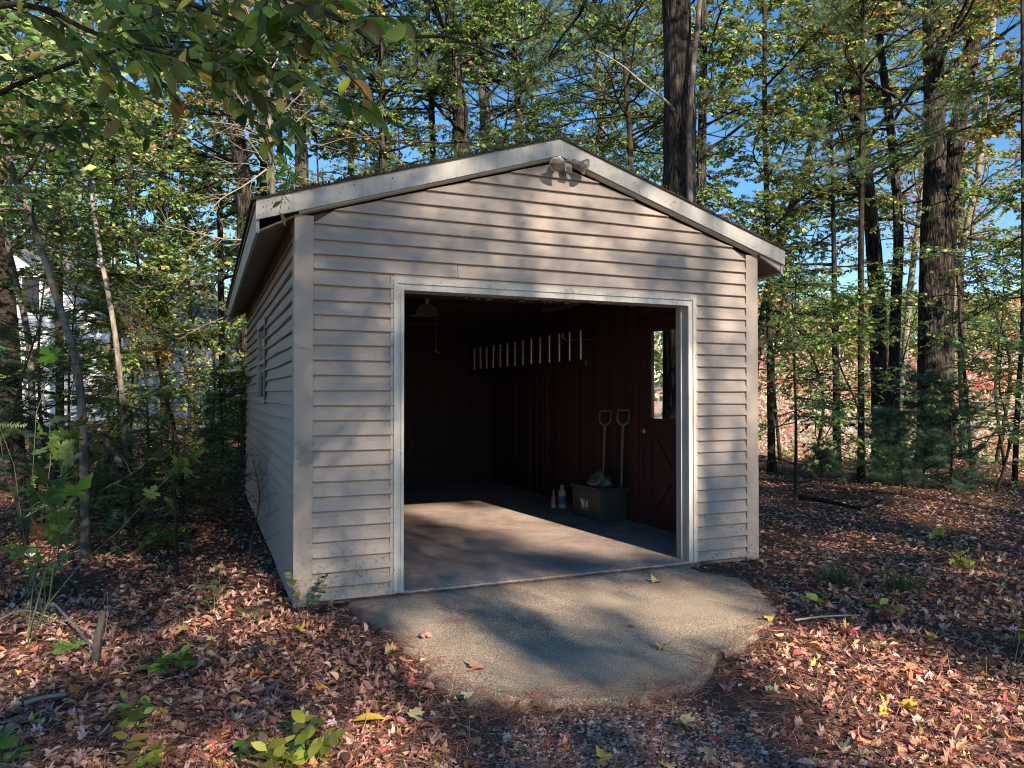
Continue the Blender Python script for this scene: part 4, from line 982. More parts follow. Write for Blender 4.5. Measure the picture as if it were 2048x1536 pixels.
# above the roof, centre
tree('oak_tree', 'stout sunlit oak trunk above the middle of the left roof slope', [(926, 900), (924, 320), (916, 200), (905, 100), (898, 0)], 15, 36, 16, 'broad', PAL_GREEN, 120, z0=6, nl=26, ll=3.6, ntr=30)
tree('oak_tree', 'pale sunlit trunk just right of the stout oak above the roof', [(985, 900), (972, 300), (965, 160), (955, 0)], 21, 28, 17, 'broad', PAL_YELLOW, 121, 'bark_smooth', z0=6, nl=24, ll=3.4)
tree('hemlock_tree', 'thin dark trunk with level bare limbs left of the big oak', [(1268, 880), (1262, 330), (1254, 200), (1246, 60), (1243, 0)], 12, 15, 13, 'pine', PAL_PINE, 122, 'bark_dark', z0=4.2, nl=34, ll=2.2, leaf=.13, nleaf=8, n2=8)
tree('slim_tree', 'pale slim trunk straight above the gable peak on its right', [(1212, 880), (1205, 320), (1196, 150), (1190, 0)], 18, 18, 15, 'broad', PAL_GREEN, 123, 'bark_smooth', z0=5.5, nl=24, ll=3.2)
tree('pine_tree', 'soft white pine filling the sky above the gable peak', [(1045, 880), (1040, 280), (1030, 140), (1025, 0)], 17, 20, 16, 'pine', PAL_PINE, 124, 'bark', z0=4.6, nl=56, ll=2.9, leaf=.17, nleaf=10, n2=9)
tree('slim_tree', 'dark slender trunk left of the stout oak above the roof', [(868, 880), (866, 320), (860, 160), (855, 0)], 16, 15, 15, 'broad', PAL_GREEN, 125, 'bark_dark', z0=5.0, nl=22, ll=3.0)
tree('pine_tree', 'white pine with drooping tufts over the left roof slope', [(770, 880), (766, 300), (762, 140), (760, 0)], 14, 18, 14, 'pine', PAL_PINE, 126, 'bark', z0=4.2, nl=52, ll=2.6, leaf=.16, nleaf=10, n2=9)
tree('maple_tree', 'maple with orange-tinted leaves high above the left roof slope', [(700, 880), (702, 300), (706, 100), (708, 0)], 19, 16, 15, 'broad', PAL_ORANGE, 127, z0=5.5, nl=16, ll=2.6)
# behind the left eave
tree('oak_tree', 'dark rough trunk left of the roof corner, second from the eave', [(505, 880), (490, 430), (476, 285), (462, 180), (442, 0)], 13.5, 36, 14, 'broad', PAL_GREEN, 130, z0=5, nl=22, ll=3.2, ntr=30)
tree('dead_snag', 'pale bare snag standing at the left roof corner', [(560, 880), (546, 395), (541, 280), (536, 180), (528, 90)], 10.5, 16, None, 'bare', PAL_GREEN, 131, 'bark_smooth', z0=1.8, nl=26, ll=2.1, taper=.35, n2=5, n3=4, cat='dead tree')
tree('oak_tree', 'brownish trunk rising just above the left end of the roof', [(612, 880), (605, 380), (600, 270), (590, 130), (580, 0)], 13, 30, 14, 'broad', PAL_ORANGE, 132, z0=6, nl=16, ll=2.8, ntr=28)
tree('slim_tree', 'slim dark trunk right behind the rough trunk by the roof corner', [(528, 880), (526, 420), (531, 250), (536, 80), (538, 0)], 16.5, 18, 15, 'broad', PAL_GREEN, 133, 'bark_dark', z0=5, nl=20, ll=3.0)
# left woods
tree('sapling', 'tallest crooked grey sapling curving across the left woods', [(172, 985), (167, 880), (152, 725), (112, 592), (66, 445), (16, 310), (-10, 200)], 6.3, 19, 4.6, 'broad', PAL_GREEN, 140, 'bark_smooth', z0=2.4, nl=12, ll=1.3, leaf=.085, nleaf=5, taper=.5, flare=.2)
tree('sapling', 'slim mottled sapling with pale lower stem left of the garage', [(252, 905), (245, 800), (233, 690), (219, 600), (196, 480), (178, 340), (172, 270)], 8.0, 14, 5.5, 'broad', PAL_YELLOW, 141, 'bark_pale', z0=2.6, nl=12, ll=1.5, leaf=.085, nleaf=5, flare=.2)
tree('sapling', 'straight grey sapling low at the left with a curved top', [(70, 945), (64, 800), (57, 680), (32, 560), (14, 480), (0, 380)], 8.4, 16, 5, 'broad', PAL_GREEN, 142, 'bark_smooth', z0=2.8, nl=10, ll=1.5, leaf=.085, nleaf=5, flare=.2)
tree('oak_tree', 'thick dark trunk cut by the left edge of the picture', [(22, 950), (10, 700), (2, 520), (-6, 300), (-10, 0)], 10.5, 54, 13, 'broad', PAL_GREEN, 143, 'bark_dark', z0=3.6, nl=20, ll=2.8, ntr=30)
tree('sapling', 'dark forked sapling midway between pale sapling and garage', [(350, 870), (326, 770), (304, 665), (290, 600), (270, 480)], 9.5, 10, 5, 'spray', PAL_YELLOW, 144, 'bark_dark', z0=1.4, nl=18, ll=1.3, leaf=.08, flare=.2)
tree('slim_tree', 'dark straight trunk seen beside the garage eave', [(448, 880), (443, 660), (440, 450), (436, 250), (430, 60)], 17, 15, 14, 'broad', PAL_GREEN, 145, 'bark_dark', z0=3.0, nl=16, ll=2.6)
tree('slim_tree', 'slim trunk with sunlit foot in front of the blue-grey house', [(392, 860), (382, 700), (374, 560), (366, 400), (355, 200), (348, 0)], 19, 15, 15, 'broad', PAL_YELLOW, 146, 'bark_smooth', z0=3.0, nl=18, ll=2.8)
tree('slim_tree', 'dark slim trunk between the white house and crooked saplings', [(240, 860), (238, 690), (235, 520), (228, 300), (220, 80), (216, 0)], 14, 11, 12, 'spray', PAL_GREEN, 147, 'bark_dark', z0=2.2, nl=26, ll=2.2)
tree('maple_tree', 'maple with yellow-green canopy over the far left', [(120, 880), (118, 600), (112, 300), (108, 0)], 12.5, 20, 13, 'broad', PAL_YELLOW, 148, 'bark_dark', z0=3.2, nl=34, ll=3.0, leaf=.09)
tree('maple_tree', 'green maple canopy behind the gap of blue sky at left', [(330, 880), (326, 600), (320, 300), (315, 0)], 16, 16, 14, 'broad', PAL_GREEN, 149, 'bark_dark', z0=4.6, nl=9, ll=2.4)
# understory, right side
US = [
 ('leafy beech sapling hiding the foot of the trunk nearest the garage corner', 1590, 910, 10.5, 3.2, PAL_GREEN),
 ('airy beech sapling between the two straight thin trunks', 1620, 905, 12.6, 4.2, PAL_YELLOW),
 ('dark glossy sapling just left of the rough-barked trunk', 1715, 905, 12.0, 3.0, PAL_GREEN),
 ('beech sapling with level sprays right of the twin oak', 1945, 930, 11.5, 4.6, PAL_GREEN),
 ('sunlit yellow-green sapling at the right edge below the sky', 2010, 915, 14.5, 4.4, PAL_YELLOW),
 ('low sapling right of the pine seedlings by the field', 1985, 925, 10.8, 2.2, PAL_GREEN),
 ('distant sapling seen behind the curving trunk', 1800, 880, 17.5, 4.0, PAL_YELLOW),
 ('tall sapling whose sprays hang beside the right eave', 1560, 880, 16.5, 6.0, PAL_YELLOW),
 ('tall thin sapling with sprays high right of the twin oak', 1990, 900, 17.0, 7.0, PAL_GREEN),
]
for i, (lab, px, py, Y, h, pal) in enumerate(US):
    b = on_ground(px, py); b = at(px, 800, Y); z = float(gz(b[0], b[1])); rr = np.random.default_rng(300 + i); q = rr.normal(0, .12, (3, 2)) * h * .4
    P = [(b[0], b[1], z - .12), (b[0] + q[0, 0], b[1] + q[0, 1], z + h * .35), (b[0] + q[1, 0], b[1] + q[1, 1], z + h * .7), (b[0] + q[2, 0], b[1] + q[2, 1], z + h)]
    tree('beech_sapling', lab, None, Y, 0, None, 'spray', pal, 310 + i, 'bark_dark', 'sapling', z0=z + .35, nl=int(8 + 3 * h), ll=.36 * h + .35, leaf=.085, nleaf=5, n2=6, n3=3, P=P, r0=.012 + .005 * h, flare=.15, taper=.25)
for i, (lab, px, Y, h, pal) in enumerate([('leafy sapling top showing over the left roof end', 640, 13.5, 6.2, PAL_GREEN), ('yellowing sapling top over the roof left of the stout oak', 800, 14.5, 6.8, PAL_YELLOW), ('green sapling top over the roof right of the stout oak', 1010, 15.0, 7.6, PAL_GREEN), ('dense sapling top directly behind the gable peak', 1130, 14.0, 7.4, PAL_GREEN), ('yellow-green sapling top behind the right roof slope', 1240, 15.5, 7.2, PAL_YELLOW), ('sapling top behind the roof left of the big oak trunk', 1310, 13.5, 6.2, PAL_GREEN), ('sapling top over the roof above the left corner post', 730, 16.0, 7.0, PAL_GREEN), ('sapling top over the roof beside the pale sunlit trunk', 900, 17.5, 7.8, PAL_YELLOW)]):
    b = at(px, 800, Y); z = float(gz(b[0], b[1])); rr = np.random.default_rng(350 + i); q = rr.normal(0, .3, (2, 2)); P = [(b[0], b[1], z - .12), (b[0] + q[0, 0], b[1] + q[0, 1], z + h * .5), (b[0] + q[1, 0], b[1] + q[1, 1], z + h)]
    tree('beech_sapling', lab, None, Y, 0, None, 'spray', pal, 360 + i, 'bark_dark', 'sapling', z0=z + 2.9, nl=26, ll=2.3, leaf=.09, nleaf=6, n2=7, n3=4, P=P, r0=.05, flare=.1, taper=.25)
US = [
 ('dark hemlock sapling at the far left below the white house', 60, 6.6, 2.2, 'hemlock', PAL_HEM), ('hemlock sapling in front of the white house wall', 150, 9.0, 3.0, 'hemlock', PAL_HEM),
 ('dark hemlock sapling right of the pale mottled sapling', 300, 8.6, 2.4, 'hemlock', PAL_HEM), ('small hemlock sapling nearest the garage side wall', 440, 10.6, 1.5, 'hemlock', PAL_HEM),
 ('golden-leaved sapling halfway between white house and garage', 262, 9.8, 2.5, 'spray', [(.40, .26, .04, 4), (.42, .17, .04, 2), (.2, .18, .04, 2)]),
 ('bright green sapling in front of the blue-grey house', 415, 12.5, 3.4, 'spray', PAL_YELLOW), ('low leafy sapling beside the far end of the garage', 470, 11.5, 1.6, 'spray', PAL_GREEN),
 ('tall green sapling rising over the crooked saplings', 215, 12.5, 5.0, 'spray', PAL_GREEN),
 ('sunlit sapling glimpsed beneath the dead branches', 350, 14.5, 3.2, 'spray', PAL_YELLOW), ('leafy sapling screening the left part of the white house', 95, 11.0, 4.2, 'spray', PAL_GREEN), ('low hemlock sapling in the shade near the garage side', 370, 7.6, 1.1, 'hemlock', PAL_HEM), ('low hemlock sapling between bent stem and thin dead sapling', 270, 7.0, .9, 'hemlock', PAL_HEM), ('small hemlock sapling at the foot of the crooked sapling', 120, 7.4, 1.2, 'hemlock', PAL_HEM), ('low green sapling far back beside the garage wall', 480, 14.0, 2.2, 'spray', PAL_GREEN),
]
for i, (lab, px, Y, h, kd, pal) in enumerate(US):
    b = at(px, 800, Y); z = float(gz(b[0], b[1])); rr = np.random.default_rng(400 + i); q = rr.normal(0, .08, (2, 2)) * h * .4
    P = [(b[0], b[1], z - .12), (b[0] + q[0, 0], b[1] + q[0, 1], z + h * .5), (b[0] + q[1, 0], b[1] + q[1, 1], z + h)]
    tree('hemlock_sapling' if kd == 'hemlock' else 'beech_sapling', lab, None, Y, 0, None, kd, pal, 410 + i, 'bark_dark', 'sapling', z0=z + .2, nl=int(11 + 5 * h) if kd == 'hemlock' else int(8 + 3 * h), ll=.30 * h + .4, leaf=.24 if kd == 'hemlock' else .08, nleaf=6, n2=7, n3=5 if kd == 'hemlock' else 3, P=P, r0=.010 + .005 * h, flare=.15, taper=.25, el=.05)
# soft pine seedlings at right
for i, (lab, px, Y, h, wd) in enumerate([('tall soft pine sapling in front of the twin oak, leftmost of the pair', 1845, 11.2, 1.75, .6), ('soft pine sapling in front of the twin oak, rightmost of the pair', 1900, 11.0, 1.65, .55),
        ('small pine seedling left of the pine pair at the foot of the rough trunk', 1775, 11.4, 1.1, .55), ('low pale pine seedling in the sun before the pine pair', 1800, 10.2, .55, .40),
        ('tiny pine seedling left of the two straight thin trunks', 1640, 11.6, .55, .35)]):
    b = at(px, 800, Y); z = float(gz(b[0], b[1])); P = [(b[0], b[1], z - .12), (b[0] + .02, b[1], z + h * .5), (b[0] - .01, b[1], z + h)]
    tree('pine_sapling', lab, None, Y, 0, None, 'pine', PAL_PINE_DK if i != 3 else PAL_PINE, 500 + i, 'bark_dark', 'sapling', z0=z + .12, nl=int(34 * h) + 8, ll=wd, leaf=.105, nleaf=6, n2=7, P=P, r0=.008 + .008 * h, flare=.1, taper=.3)

# ------------------------------------------------------------------ overhanging branches close to the camera, top left
BEECH_N = (BEECH[0] * [1, .78, 1.3], BEECH[1])
def on_front(P):
    """does the shadow of P fall on the garage front"""
    u, v = w2g(P[:, 0], P[:, 1]); su, sv = CY_ * SUN[0] + SY_ * SUN[1], -SY_ * SUN[0] + CY_ * SUN[1]; t = v / -sv * -1.0
    t = -v / sv; uh = u + su * t; zh = P[:, 2] + SUN[2] * t
    return (v < 0) & (uh > -.3) & (uh < GW + .2) & (zh > -.3) & (zh < 3.3)
def near_tree():
    rng = np.random.default_rng(77)
    base = np.array([-4.6, 2.4, float(gz(-4.6, 2.4))])
    T = thing('beech_tree', 'overhanging beech branches with hanging green leaves filling the top left', 'tree', tuple(base))
    tr = spline(np.array([base + [0, 0, -.12], base + [.15, .05, 2.0], base + [.3, .2, 4.5], base + [.35, .1, 8.0]]), 24)
    V, F, _ = trunk_mesh(rng, tr, .16, .06, 12, .4); mesh_np('trunk', V - base, [F], M['bark_smooth'], T, smooth_=True)
    limbs0 = [([(-60, 220, 4.2), (0, 195, 4.1), (110, 150, 4.0), (215, 118, 3.9), (330, 96, 3.8), (430, 100, 3.7)], .014),
             ([(-80, -60, 3.0), (120, -70, 2.9), (350, 10, 2.8), (520, 70, 2.75), (640, 130, 2.75), (720, 160, 2.7)], .012),
             ([(300, -150, 3.3), (480, -60, 3.2), (610, 5, 3.1), (705, 65, 3.1), (790, 85, 3.0), (900, 86, 3.0), (1010, 130, 2.95)], .013),
             ([(-120, 20, 2.6), (60, 20, 2.5), (190, 80, 2.5), (300, 110, 2.45), (420, 140, 2.4), (520, 150, 2.4)], .010),
             ([(-100, 300, 4.6), (0, 262, 4.6), (90, 268, 4.6), (200, 250, 4.5)], .012),
             ([(100, -120, 3.6), (240, 40, 3.5), (380, 110, 3.4), (470, 170, 3.4), (560, 230, 3.4)], .010),
             ([(420, -90, 2.5), (560, 0, 2.45), (690, 60, 2.4), (760, 110, 2.4)], .008)]
    limbs = [([(x, y - 12, d) for x, y, d in pts], r) for pts, r in limbs0]
    L1 = []
    for pts, r in limbs:
        pts = [at(*p) for p in pts]; a = pts[0]; st = tr[min(23, int(8 + 12 * max(0, (a[2] - 1.5) / 6)))]
        L1.append(spline(np.array([st, (st + a) / 2 + [0, 0, .25]] + pts), 16))
    L1 = np.array(L1); rr = np.array([r for _, r in limbs])
    V1, F1 = tubes(L1, rr[:, None] * np.linspace(1.5, .3, 16)[None], 6)
    S2, D2, k2 = children(rng, L1[:, 5:], 13, .05, 1.0, .6, flat=.5); n = len(S2)
    L2 = level(rng, S2, norm(D2 + [.25, 0, -.10]), rng.uniform(.18, .42, n), 6, .13, -.02)
    L2 = L2[~(on_front(L2[:, -1]) | on_front(L2[:, 2]))]; n = len(L2)
    V2, F2 = tubes(L2, np.full((n, 1), .004) * np.linspace(1, .4, 6)[None], 4)
    S3, D3, k3 = children(rng, L2, 3, .25, .9, .6, flat=.6); L3 = level(rng, S3, norm(D3 + [.1, 0, -.1]), rng.uniform(.10, .24, len(S3)), 4, .12, -.05)
    L3 = L3[~on_front(L3[:, -1])]
    V3, F3 = tubes(L3, np.full((len(L3), 1), .0022) * np.linspace(1, .5, 4)[None], 3)
    mesh_np('branching', np.concatenate([V1, V2, V3]) - base, [np.concatenate([F1, F2 + len(V1), F3 + len(V1) + len(V2)])], M['bark_dark'], T, smooth_=True)['kind'] = 'stuff'
    lv = Leaves(); pal = [(.075, .125, .028, 6), (.105, .165, .035, 5), (.16, .20, .04, 2.5), (.32, .28, .05, .8), (.30, .17, .06, .25)]
    for L, n in ((L2, 7), (L3, 4)):
        leaves_on(rng, lv, L, n, .086, pal, (BEECH_N,), droop=.55, flat=.35, f0=.25)
    o = lv.build('crown', M['leaf_near'], T, base); o['kind'] = 'stuff'
near_tree()

# ------------------------------------------------------------------ trees behind the camera whose crowns throw the dappled shade
WALL_LIT = [(1120, 450, 170, 100, .40), (1440, 560, 60, 60, .55), (1440, 760, 50, 260, .55), (1300, 440, 130, 60, .65), (690, 950, 80, 35, .6), (700, 560, 90, 80, .12), (640, 1110, 50, 90, .35), (760, 830, 40, 120, .12), (1000, 560, 160, 50, .25), (1385, 900, 22, 300, .75), (1505, 760, 18, 380, .8), (1250, 330, 90, 40, .5), (1470, 460, 110, 60, .8)]
GRD_LIT = [(1400, 1210, 130, 60, 1.0), (1500, 1180, 90, 30, .8), (890, 1290, 110, 75, .9), (1090, 1200, 130, 38, .75), (1250, 1190, 120, 40, .6), (870, 1030, 75, 25, 1.0), (1080, 1050, 150, 55, .95), (1200, 1090, 120, 24, .85),
           (1640, 1290, 150, 62, .95), (1800, 1365, 250, 90, 1.0), (1980, 1455, 220, 120, 1.0), (1760, 1450, 110, 50, .8), (1190, 1450, 110, 70, .6), (700, 1475, 170, 80, 1.0), (420, 1500, 150, 50, .8), (80, 1300, 190, 72, 1.0), (480, 1250, 180, 38, .75), (100, 1090, 65, 45, 1.0),
           (560, 1340, 90, 22, .35), (1040, 1365, 150, 28, .75), (1330, 1370, 60, 14, .3), (1900, 1010, 130, 50, .55), (1680, 1080, 140, 25, .5), (1960, 1130, 90, 40, .5), (1760, 960, 120, 22, .5), (230, 950, 60, 40, .9), (310, 870, 90, 25, .8), (1560, 1120, 60, 25, .35)]
def lit(px, py, L, base):
    v = np.full(px.shape, base)
    for cx, cy, rx, ry, w in L:
        d = ((px - cx) / rx) ** 2 + ((py - cy) / ry) ** 2; v = np.maximum(v, w * np.clip(1.6 - d * 1.1, 0, 1))
    return v
DARK = [((925, 1170), (1250, 1380), 34), ((1200, 1255), (1440, 1350), 34), ((1150, 1400), (1720, 1545), 60), ((806, 1050), (1000, 1088), 20), ((1500, 1120), (2060, 1290), 62), ((120, 1395), (600, 1415), 42), ((560, 1290), (800, 1380), 24)]
def dark(px, py):
    v = np.zeros(px.shape)
    for (ax, ay), (bx, by), w in DARK:
        t = np.clip(((px - ax) * (bx - ax) + (py - ay) * (by - ay)) / ((bx - ax) ** 2 + (by - ay) ** 2), 0, 1); d = np.hypot(px - ax - t * (bx - ax), py - ay - t * (by - ay)) / w; v = np.maximum(v, np.clip(1.7 - d, 0, 1))
    return v
def lit_at(P):
    """how much sun the place shaded by point P should get"""
    P = np.atleast_2d(P); t = P[:, 2] / SUN[2]; x = P[:, 0] - SUN[0] * t; y = P[:, 1] - SUN[1] * t; n = len(x)
    u, v = w2g(x, y); su, sv = CY_ * SUN[0] + SY_ * SUN[1], -SY_ * SUN[0] + CY_ * SUN[1]
    t = -v / sv; uh = u + su * t; zh = SUN[2] * t                 # does the way to the sun pass the garage front first?
    hit = (v > -.1) & (uh > -.35) & (uh < GW + .35) & (zh < 2.78 + .315 * (1.9 - np.abs(uh - 1.9))); door = hit & (uh > i0u) & (uh < i1u) & (zh < iz)
    wall = hit & ~door; beyond = (v > 0) & ~hit & (uh > -.4) & (uh < GW + .4) & (zh < 8)
    R = np.c_[x, y, np.zeros(n)]; R[wall, 0] = (GX + CY_ * uh)[wall]; R[wall, 1] = (GY + SY_ * uh)[wall]; R[wall, 2] = zh[wall]
    px, py = to_px(R)
    q = np.where(wall, lit(px, py, WALL_LIT, .03) * .8, lit(px, py, GRD_LIT, .03) * (1 - dark(px, py)))
    q = np.where(beyond, .5, q); return np.where((y > 12.0) & ~wall, np.maximum(q, .45), q)
def shade_trees():
    rng = np.random.default_rng(2024)
    n = 7600
    x = rng.uniform(-6.5, 8.5, n); y = rng.uniform(1.2, 15.5, n); R = np.c_[x, y, np.zeros(n)]
    C = R + SUN * 1.0; onw = np.zeros(n, bool); _u, _v = w2g(x, y); onw = (_v > 0) & (_u > -.6) & (_u < GW + .3) & (_v < 6.5)
    C = R + SUN * np.where(onw, rng.uniform(24, 36, n), rng.uniform(17, 27, n))[:, None]
    C = C[rng.random(n) > lit_at(C)]
    k2 = 600; R2 = np.c_[rng.uniform(4.2, 10.5, k2), rng.uniform(11, 15.5, k2), rng.uniform(.2, 7.5, k2)]; C2 = R2 + SUN * rng.uniform(9, 13, k2)[:, None]; R3 = np.c_[rng.uniform(1.5, 2.3, 120), rng.uniform(8.0, 8.6, 120), rng.uniform(3.6, 7.5, 120)]; C = np.concatenate([C, C2, R3 + SUN * rng.uniform(10, 14, 120)[:, None]])
    roots = [('tall oak behind the camera shading the right foreground', 13.2, -9.5, .24), ('tall maple behind the camera shading the concrete apron', 5.5, -13.5, .20), ('tall oak behind the camera shading the left foreground', 3.0, -9.5, .22), ('leaning maple behind the camera shading the garage gable', 12.5, -14.0, .20), ('tall maple far behind the camera to the right', 8.5, -18.5, .22), ('tall oak beyond the driveway behind the camera', 15.0, -7.5, .22), ('tall maple standing right of the picture beside the slope', 11.5, 4.5, .2), ('tall oak right of the picture nearer the field', 15.0, 6.0, .2)]
    rt = np.array([(a, b) for _, a, b, _ in roots]); own = np.argmin(((C[:, None, :2] - rt[None]) ** 2).sum(-1), 1)
    for k, (lab, a, b, r0) in enumerate(roots):
        mine = C[own == k]
        z = float(gz(a, b)); base = np.array([a, b, z]); T = thing('shade_tree', lab, 'tree', tuple(base), group='trees behind the camera')
        pth = spline(np.array([(a, b, z - .12), (a + .1, b - .1, 4), (a - .1, b + .1, 9), (a, b, 15)]), 20)
        V, F, _ = trunk_mesh(rng, pth, r0, .07, 12); mesh_np('trunk', V - base, [F], M['bark'], T, smooth_=True)
        if not len(mine): continue
        sub = mine[::9]; zz = np.clip(sub[:, 2] - 1.5 - .35 * np.linalg.norm(sub[:, :2] - [a, b], axis=1), 3.0, 14); s0 = np.c_[np.full(len(sub), a), np.full(len(sub), b), zz]
        tt = np.linspace(0, 1, 6)[None, :, None]; L = s0[:, None] * (1 - tt) + sub[:, None] * tt; L[:, :, 2] += (-.8 * tt * (1 - tt))[..., 0] * 1.2; L[:, 1:-1] += rng.normal(0, .09, L[:, 1:-1].shape); L = L[(lit_at(L.reshape(-1, 3)).reshape(L.shape[:2]) > .45).sum(1) < 2]
        if not len(L): L = np.array([[(a, b, 3 + k_ * .2) for k_ in range(6)]], float)
        sub = L[:, 0]
        V, F = tubes(L, np.full((len(sub), 1), .016) * np.linspace(1.3, .3, 6)[None], 4); mesh_np('branching', V - base, [F], M['bark'], T, smooth_=True)['kind'] = 'stuff'
        nl = 15; pos = (mine[:, None] + rng.normal(0, .14, (len(mine), nl, 3))).reshape(-1, 3); ql = lit_at(pos); pos = pos[rng.random(len(pos)) > np.where(ql > .3, ql, 0)]; mm = len(pos)
        lv = Leaves(); lv.add(*scatter(LEAF2, pos, norm(rng.normal(size=(mm, 3)) + [0, 0, -.3]), norm(rng.normal(0, .8, (mm, 3)) + [0, 0, .5]), rng.uniform(.09, .14, mm), pick(rng, PAL_GREEN, mm), np.full(mm, 1.25)))
        o = lv.build('crown', M['leaf'], T, base); o['kind'] = 'stuff'
shade_trees()

# ------------------------------------------------------------------ far wood and field shrubs
def far_wood():
    rng = np.random.default_rng(5); lv = Leaves()
    def clump(x, y, z, r, n, size, pal, sq=.8):
        p = norm(rng.normal(size=(n, 3))) * (rng.random((n, 1)) ** .4) * r * [1, 1, sq] + [x, y, z]
        lv.add(*scatter(LEAF2, p, rng.normal(size=(n, 3)), norm(rng.normal(0, .7, (n, 3)) + [0, -.2, .5]), rng.uniform(.7, 1.3, n) * size, pick(rng, pal, n, .25), np.full(n, 1.3)))
    for i in range(150):                                   # tree line round the back
        a = rng.uniform(-.80, .85); d = rng.uniform(40, 75); x = d * math.tan(a * .95); d, x = (d + 28, x * (d + 28) / d) if x > .2 * d else (d, x); h = rng.uniform(5, 11) * (1.0 if x < 4 else .72)
        z0 = float(gz(x, d)); pal = [PAL_GREEN, PAL_YELLOW, PAL_YELLOW, PAL_ORANGE, PAL_GREEN][rng.integers(0, 5)]
        for k in range(5): clump(x + rng.normal(0, 1.4), d + rng.normal(0, 1), z0 + h * rng.uniform(.15, 1.0), rng.uniform(1.1, 2.2), 120, .34, pal)
    for i in range(80):                                    # trees on the rise beyond the field
        d = rng.uniform(72, 100); x = d * rng.uniform(.2, .85); z0 = float(gz(x, d)); pal = [PAL_YELLOW, PAL_GREEN, PAL_YELLOW, PAL_ORANGE, PAL_RED][rng.integers(0, 5)]
        for k in range(4): clump(x + rng.normal(0, 1.6), d, z0 + rng.uniform(.5, 6.5), rng.uniform(1.2, 2.4), 110, .42, pal)
    for i in range(70):                                    # lower thickets nearer, mostly left and centre
        x = rng.uniform(-26, 3.5); d = rng.uniform(24, 36); z0 = float(gz(x, d))
        for k in range(3): clump(x + rng.normal(0, .8), d, z0 + rng.uniform(.3, 4.2), rng.uniform(.8, 1.5), 130, .17, [PAL_GREEN, PAL_YELLOW][rng.integers(0, 2)])
    for i in range(22):                                    # taller crowns behind the garage and to the left
        x = rng.uniform(-30, 9); d = rng.uniform(26, 40); z0 = float(gz(x, d)); h = rng.uniform(8, 14); pal = [PAL_GREEN, PAL_YELLOW, PAL_GREEN, PAL_PINE][rng.integers(0, 4)]
        for k in range(9): clump(x + rng.normal(0, 1.3), d + rng.normal(0, 1), z0 + h * rng.uniform(.25, 1.0), rng.uniform(.7, 1.6), 110, .19, pal, .7)
    return lv.build('far_woodland', M['leaf'])
fwd = far_wood(); tag(fwd, 'far mixed autumn woodland closing the view behind everything', 'woodland', kind='stuff')
STRAW = [(.52, .42, .36, 2), (.45, .33, .29, 1), (.55, .36, .34, 1)]
def field_shrubs():
    rng = np.random.default_rng(6); lv = Leaves()
    for i in range(380):
        d = rng.uniform(21, 78); x = d * rng.uniform(.28, .80); z0 = float(gz(x, d)); r = rng.uniform(.35, 1.1) * (d / 30) ** .7; n = 100
        pal = [PAL_RED, PAL_YELLOW, STRAW, STRAW, STRAW][rng.integers(0, 5)]
        p = norm(rng.normal(size=(n, 3))) * (rng.random((n, 1)) ** .5) * r * [1.3, 1.3, .8] + [x, d, z0 + r * .5]
        lv.add(*scatter(LEAF2, p, rng.normal(size=(n, 3)), norm(rng.normal(0, .7, (n, 3)) + [0, -.2, .5]), rng.uniform(.08, .16, n) * (d / 24), pick(rng, pal, n, .25), np.full(n, 1.2)))
    return lv.build('field_shrubs', M['leaf'])
fs = field_shrubs(); fs.name = 'scrub'; tag(fs, 'red and straw coloured low scrub on the sunlit field beyond the trees', 'scrub', kind='stuff')

# ------------------------------------------------------------------ houses glimpsed through the left woods
def white_house():
    D = 21.0; p = at(246, 760, D); z0 = float(gz(p[0], D)) - .1
    H = thing('house', 'white clapboard house half hidden behind the left saplings', 'house', (p[0], D, z0), math.radians(-14))
    W_, eave, pk = 7.2, 3.3, 5.6
    mb = MB(); mb.prism([(-W_, .5), (0, .5), (0, eave), (-W_ / 2, pk), (-W_, eave)], 'y', .0, 8.0); wall = mb.build('wall', M['house_white'], H)
    MB().box((-W_ + .02, .02, -.3), (-.02, 7.98, .499)).build('foundation', M['foundation'], H)
    z = .5; k = 0
    while z < pk - .15:
        zt = z + .115
        def ed(zz): return 0 if zz < eave else (zz - eave) / (pk - eave) * W_ / 2
        a, b = ed(z), ed(zt)
        if W_ / 2 - b < .05: break
        V = [(-W_ + a, -.022, z), (-a, -.022, z), (-b, -.002, zt), (-W_ + b, -.002, zt), (-W_ + a, .0, z), (-a, .0, z), (-b, .001, zt), (-W_ + b, .001, zt)]
        MB().hexa(V).build('clapboard', M['house_white'], wall); z = zt
    MB().box((-.06, -.045, .3), (.04, .08, eave)).build('corner_board', M['house_white'], H)
    for s in (0, 1):
        x0, x1 = (-W_ - .3, -W_ / 2) if s == 0 else (.3, -W_ / 2); zz0, zz1 = eave - .19, pk + .03
        V = [(x0, -.3, zz0), (x1, -.3, zz1), (x1, 8.3, zz1), (x0, 8.3, zz0)]; V = V + [(a, b, c + .12) for a, b, c in V]
        MB().hexa(V).build('roof', M['house_roof'], H)
    for (wx, wz) in ((-4.6, 1.35), (-3.6, 3.6)):
        mb = MB(); mb.box((wx, -.05, wz), (wx + .08, -.023, wz + 1.2)); mb.box((wx + .72, -.05, wz), (wx + .8, -.023, wz + 1.2)); mb.box((wx + .081, -.05, wz), (wx + .719, -.023, wz + .08)); mb.box((wx + .081, -.05, wz + 1.12), (wx + .719, -.023, wz + 1.2))
        w = mb.build('window', M['house_white'], H); MB().box((wx + .08, -.035, wz + .08), (wx + .72, -.0235, wz + 1.12)).build('pane', M['black'], w)
white_house()
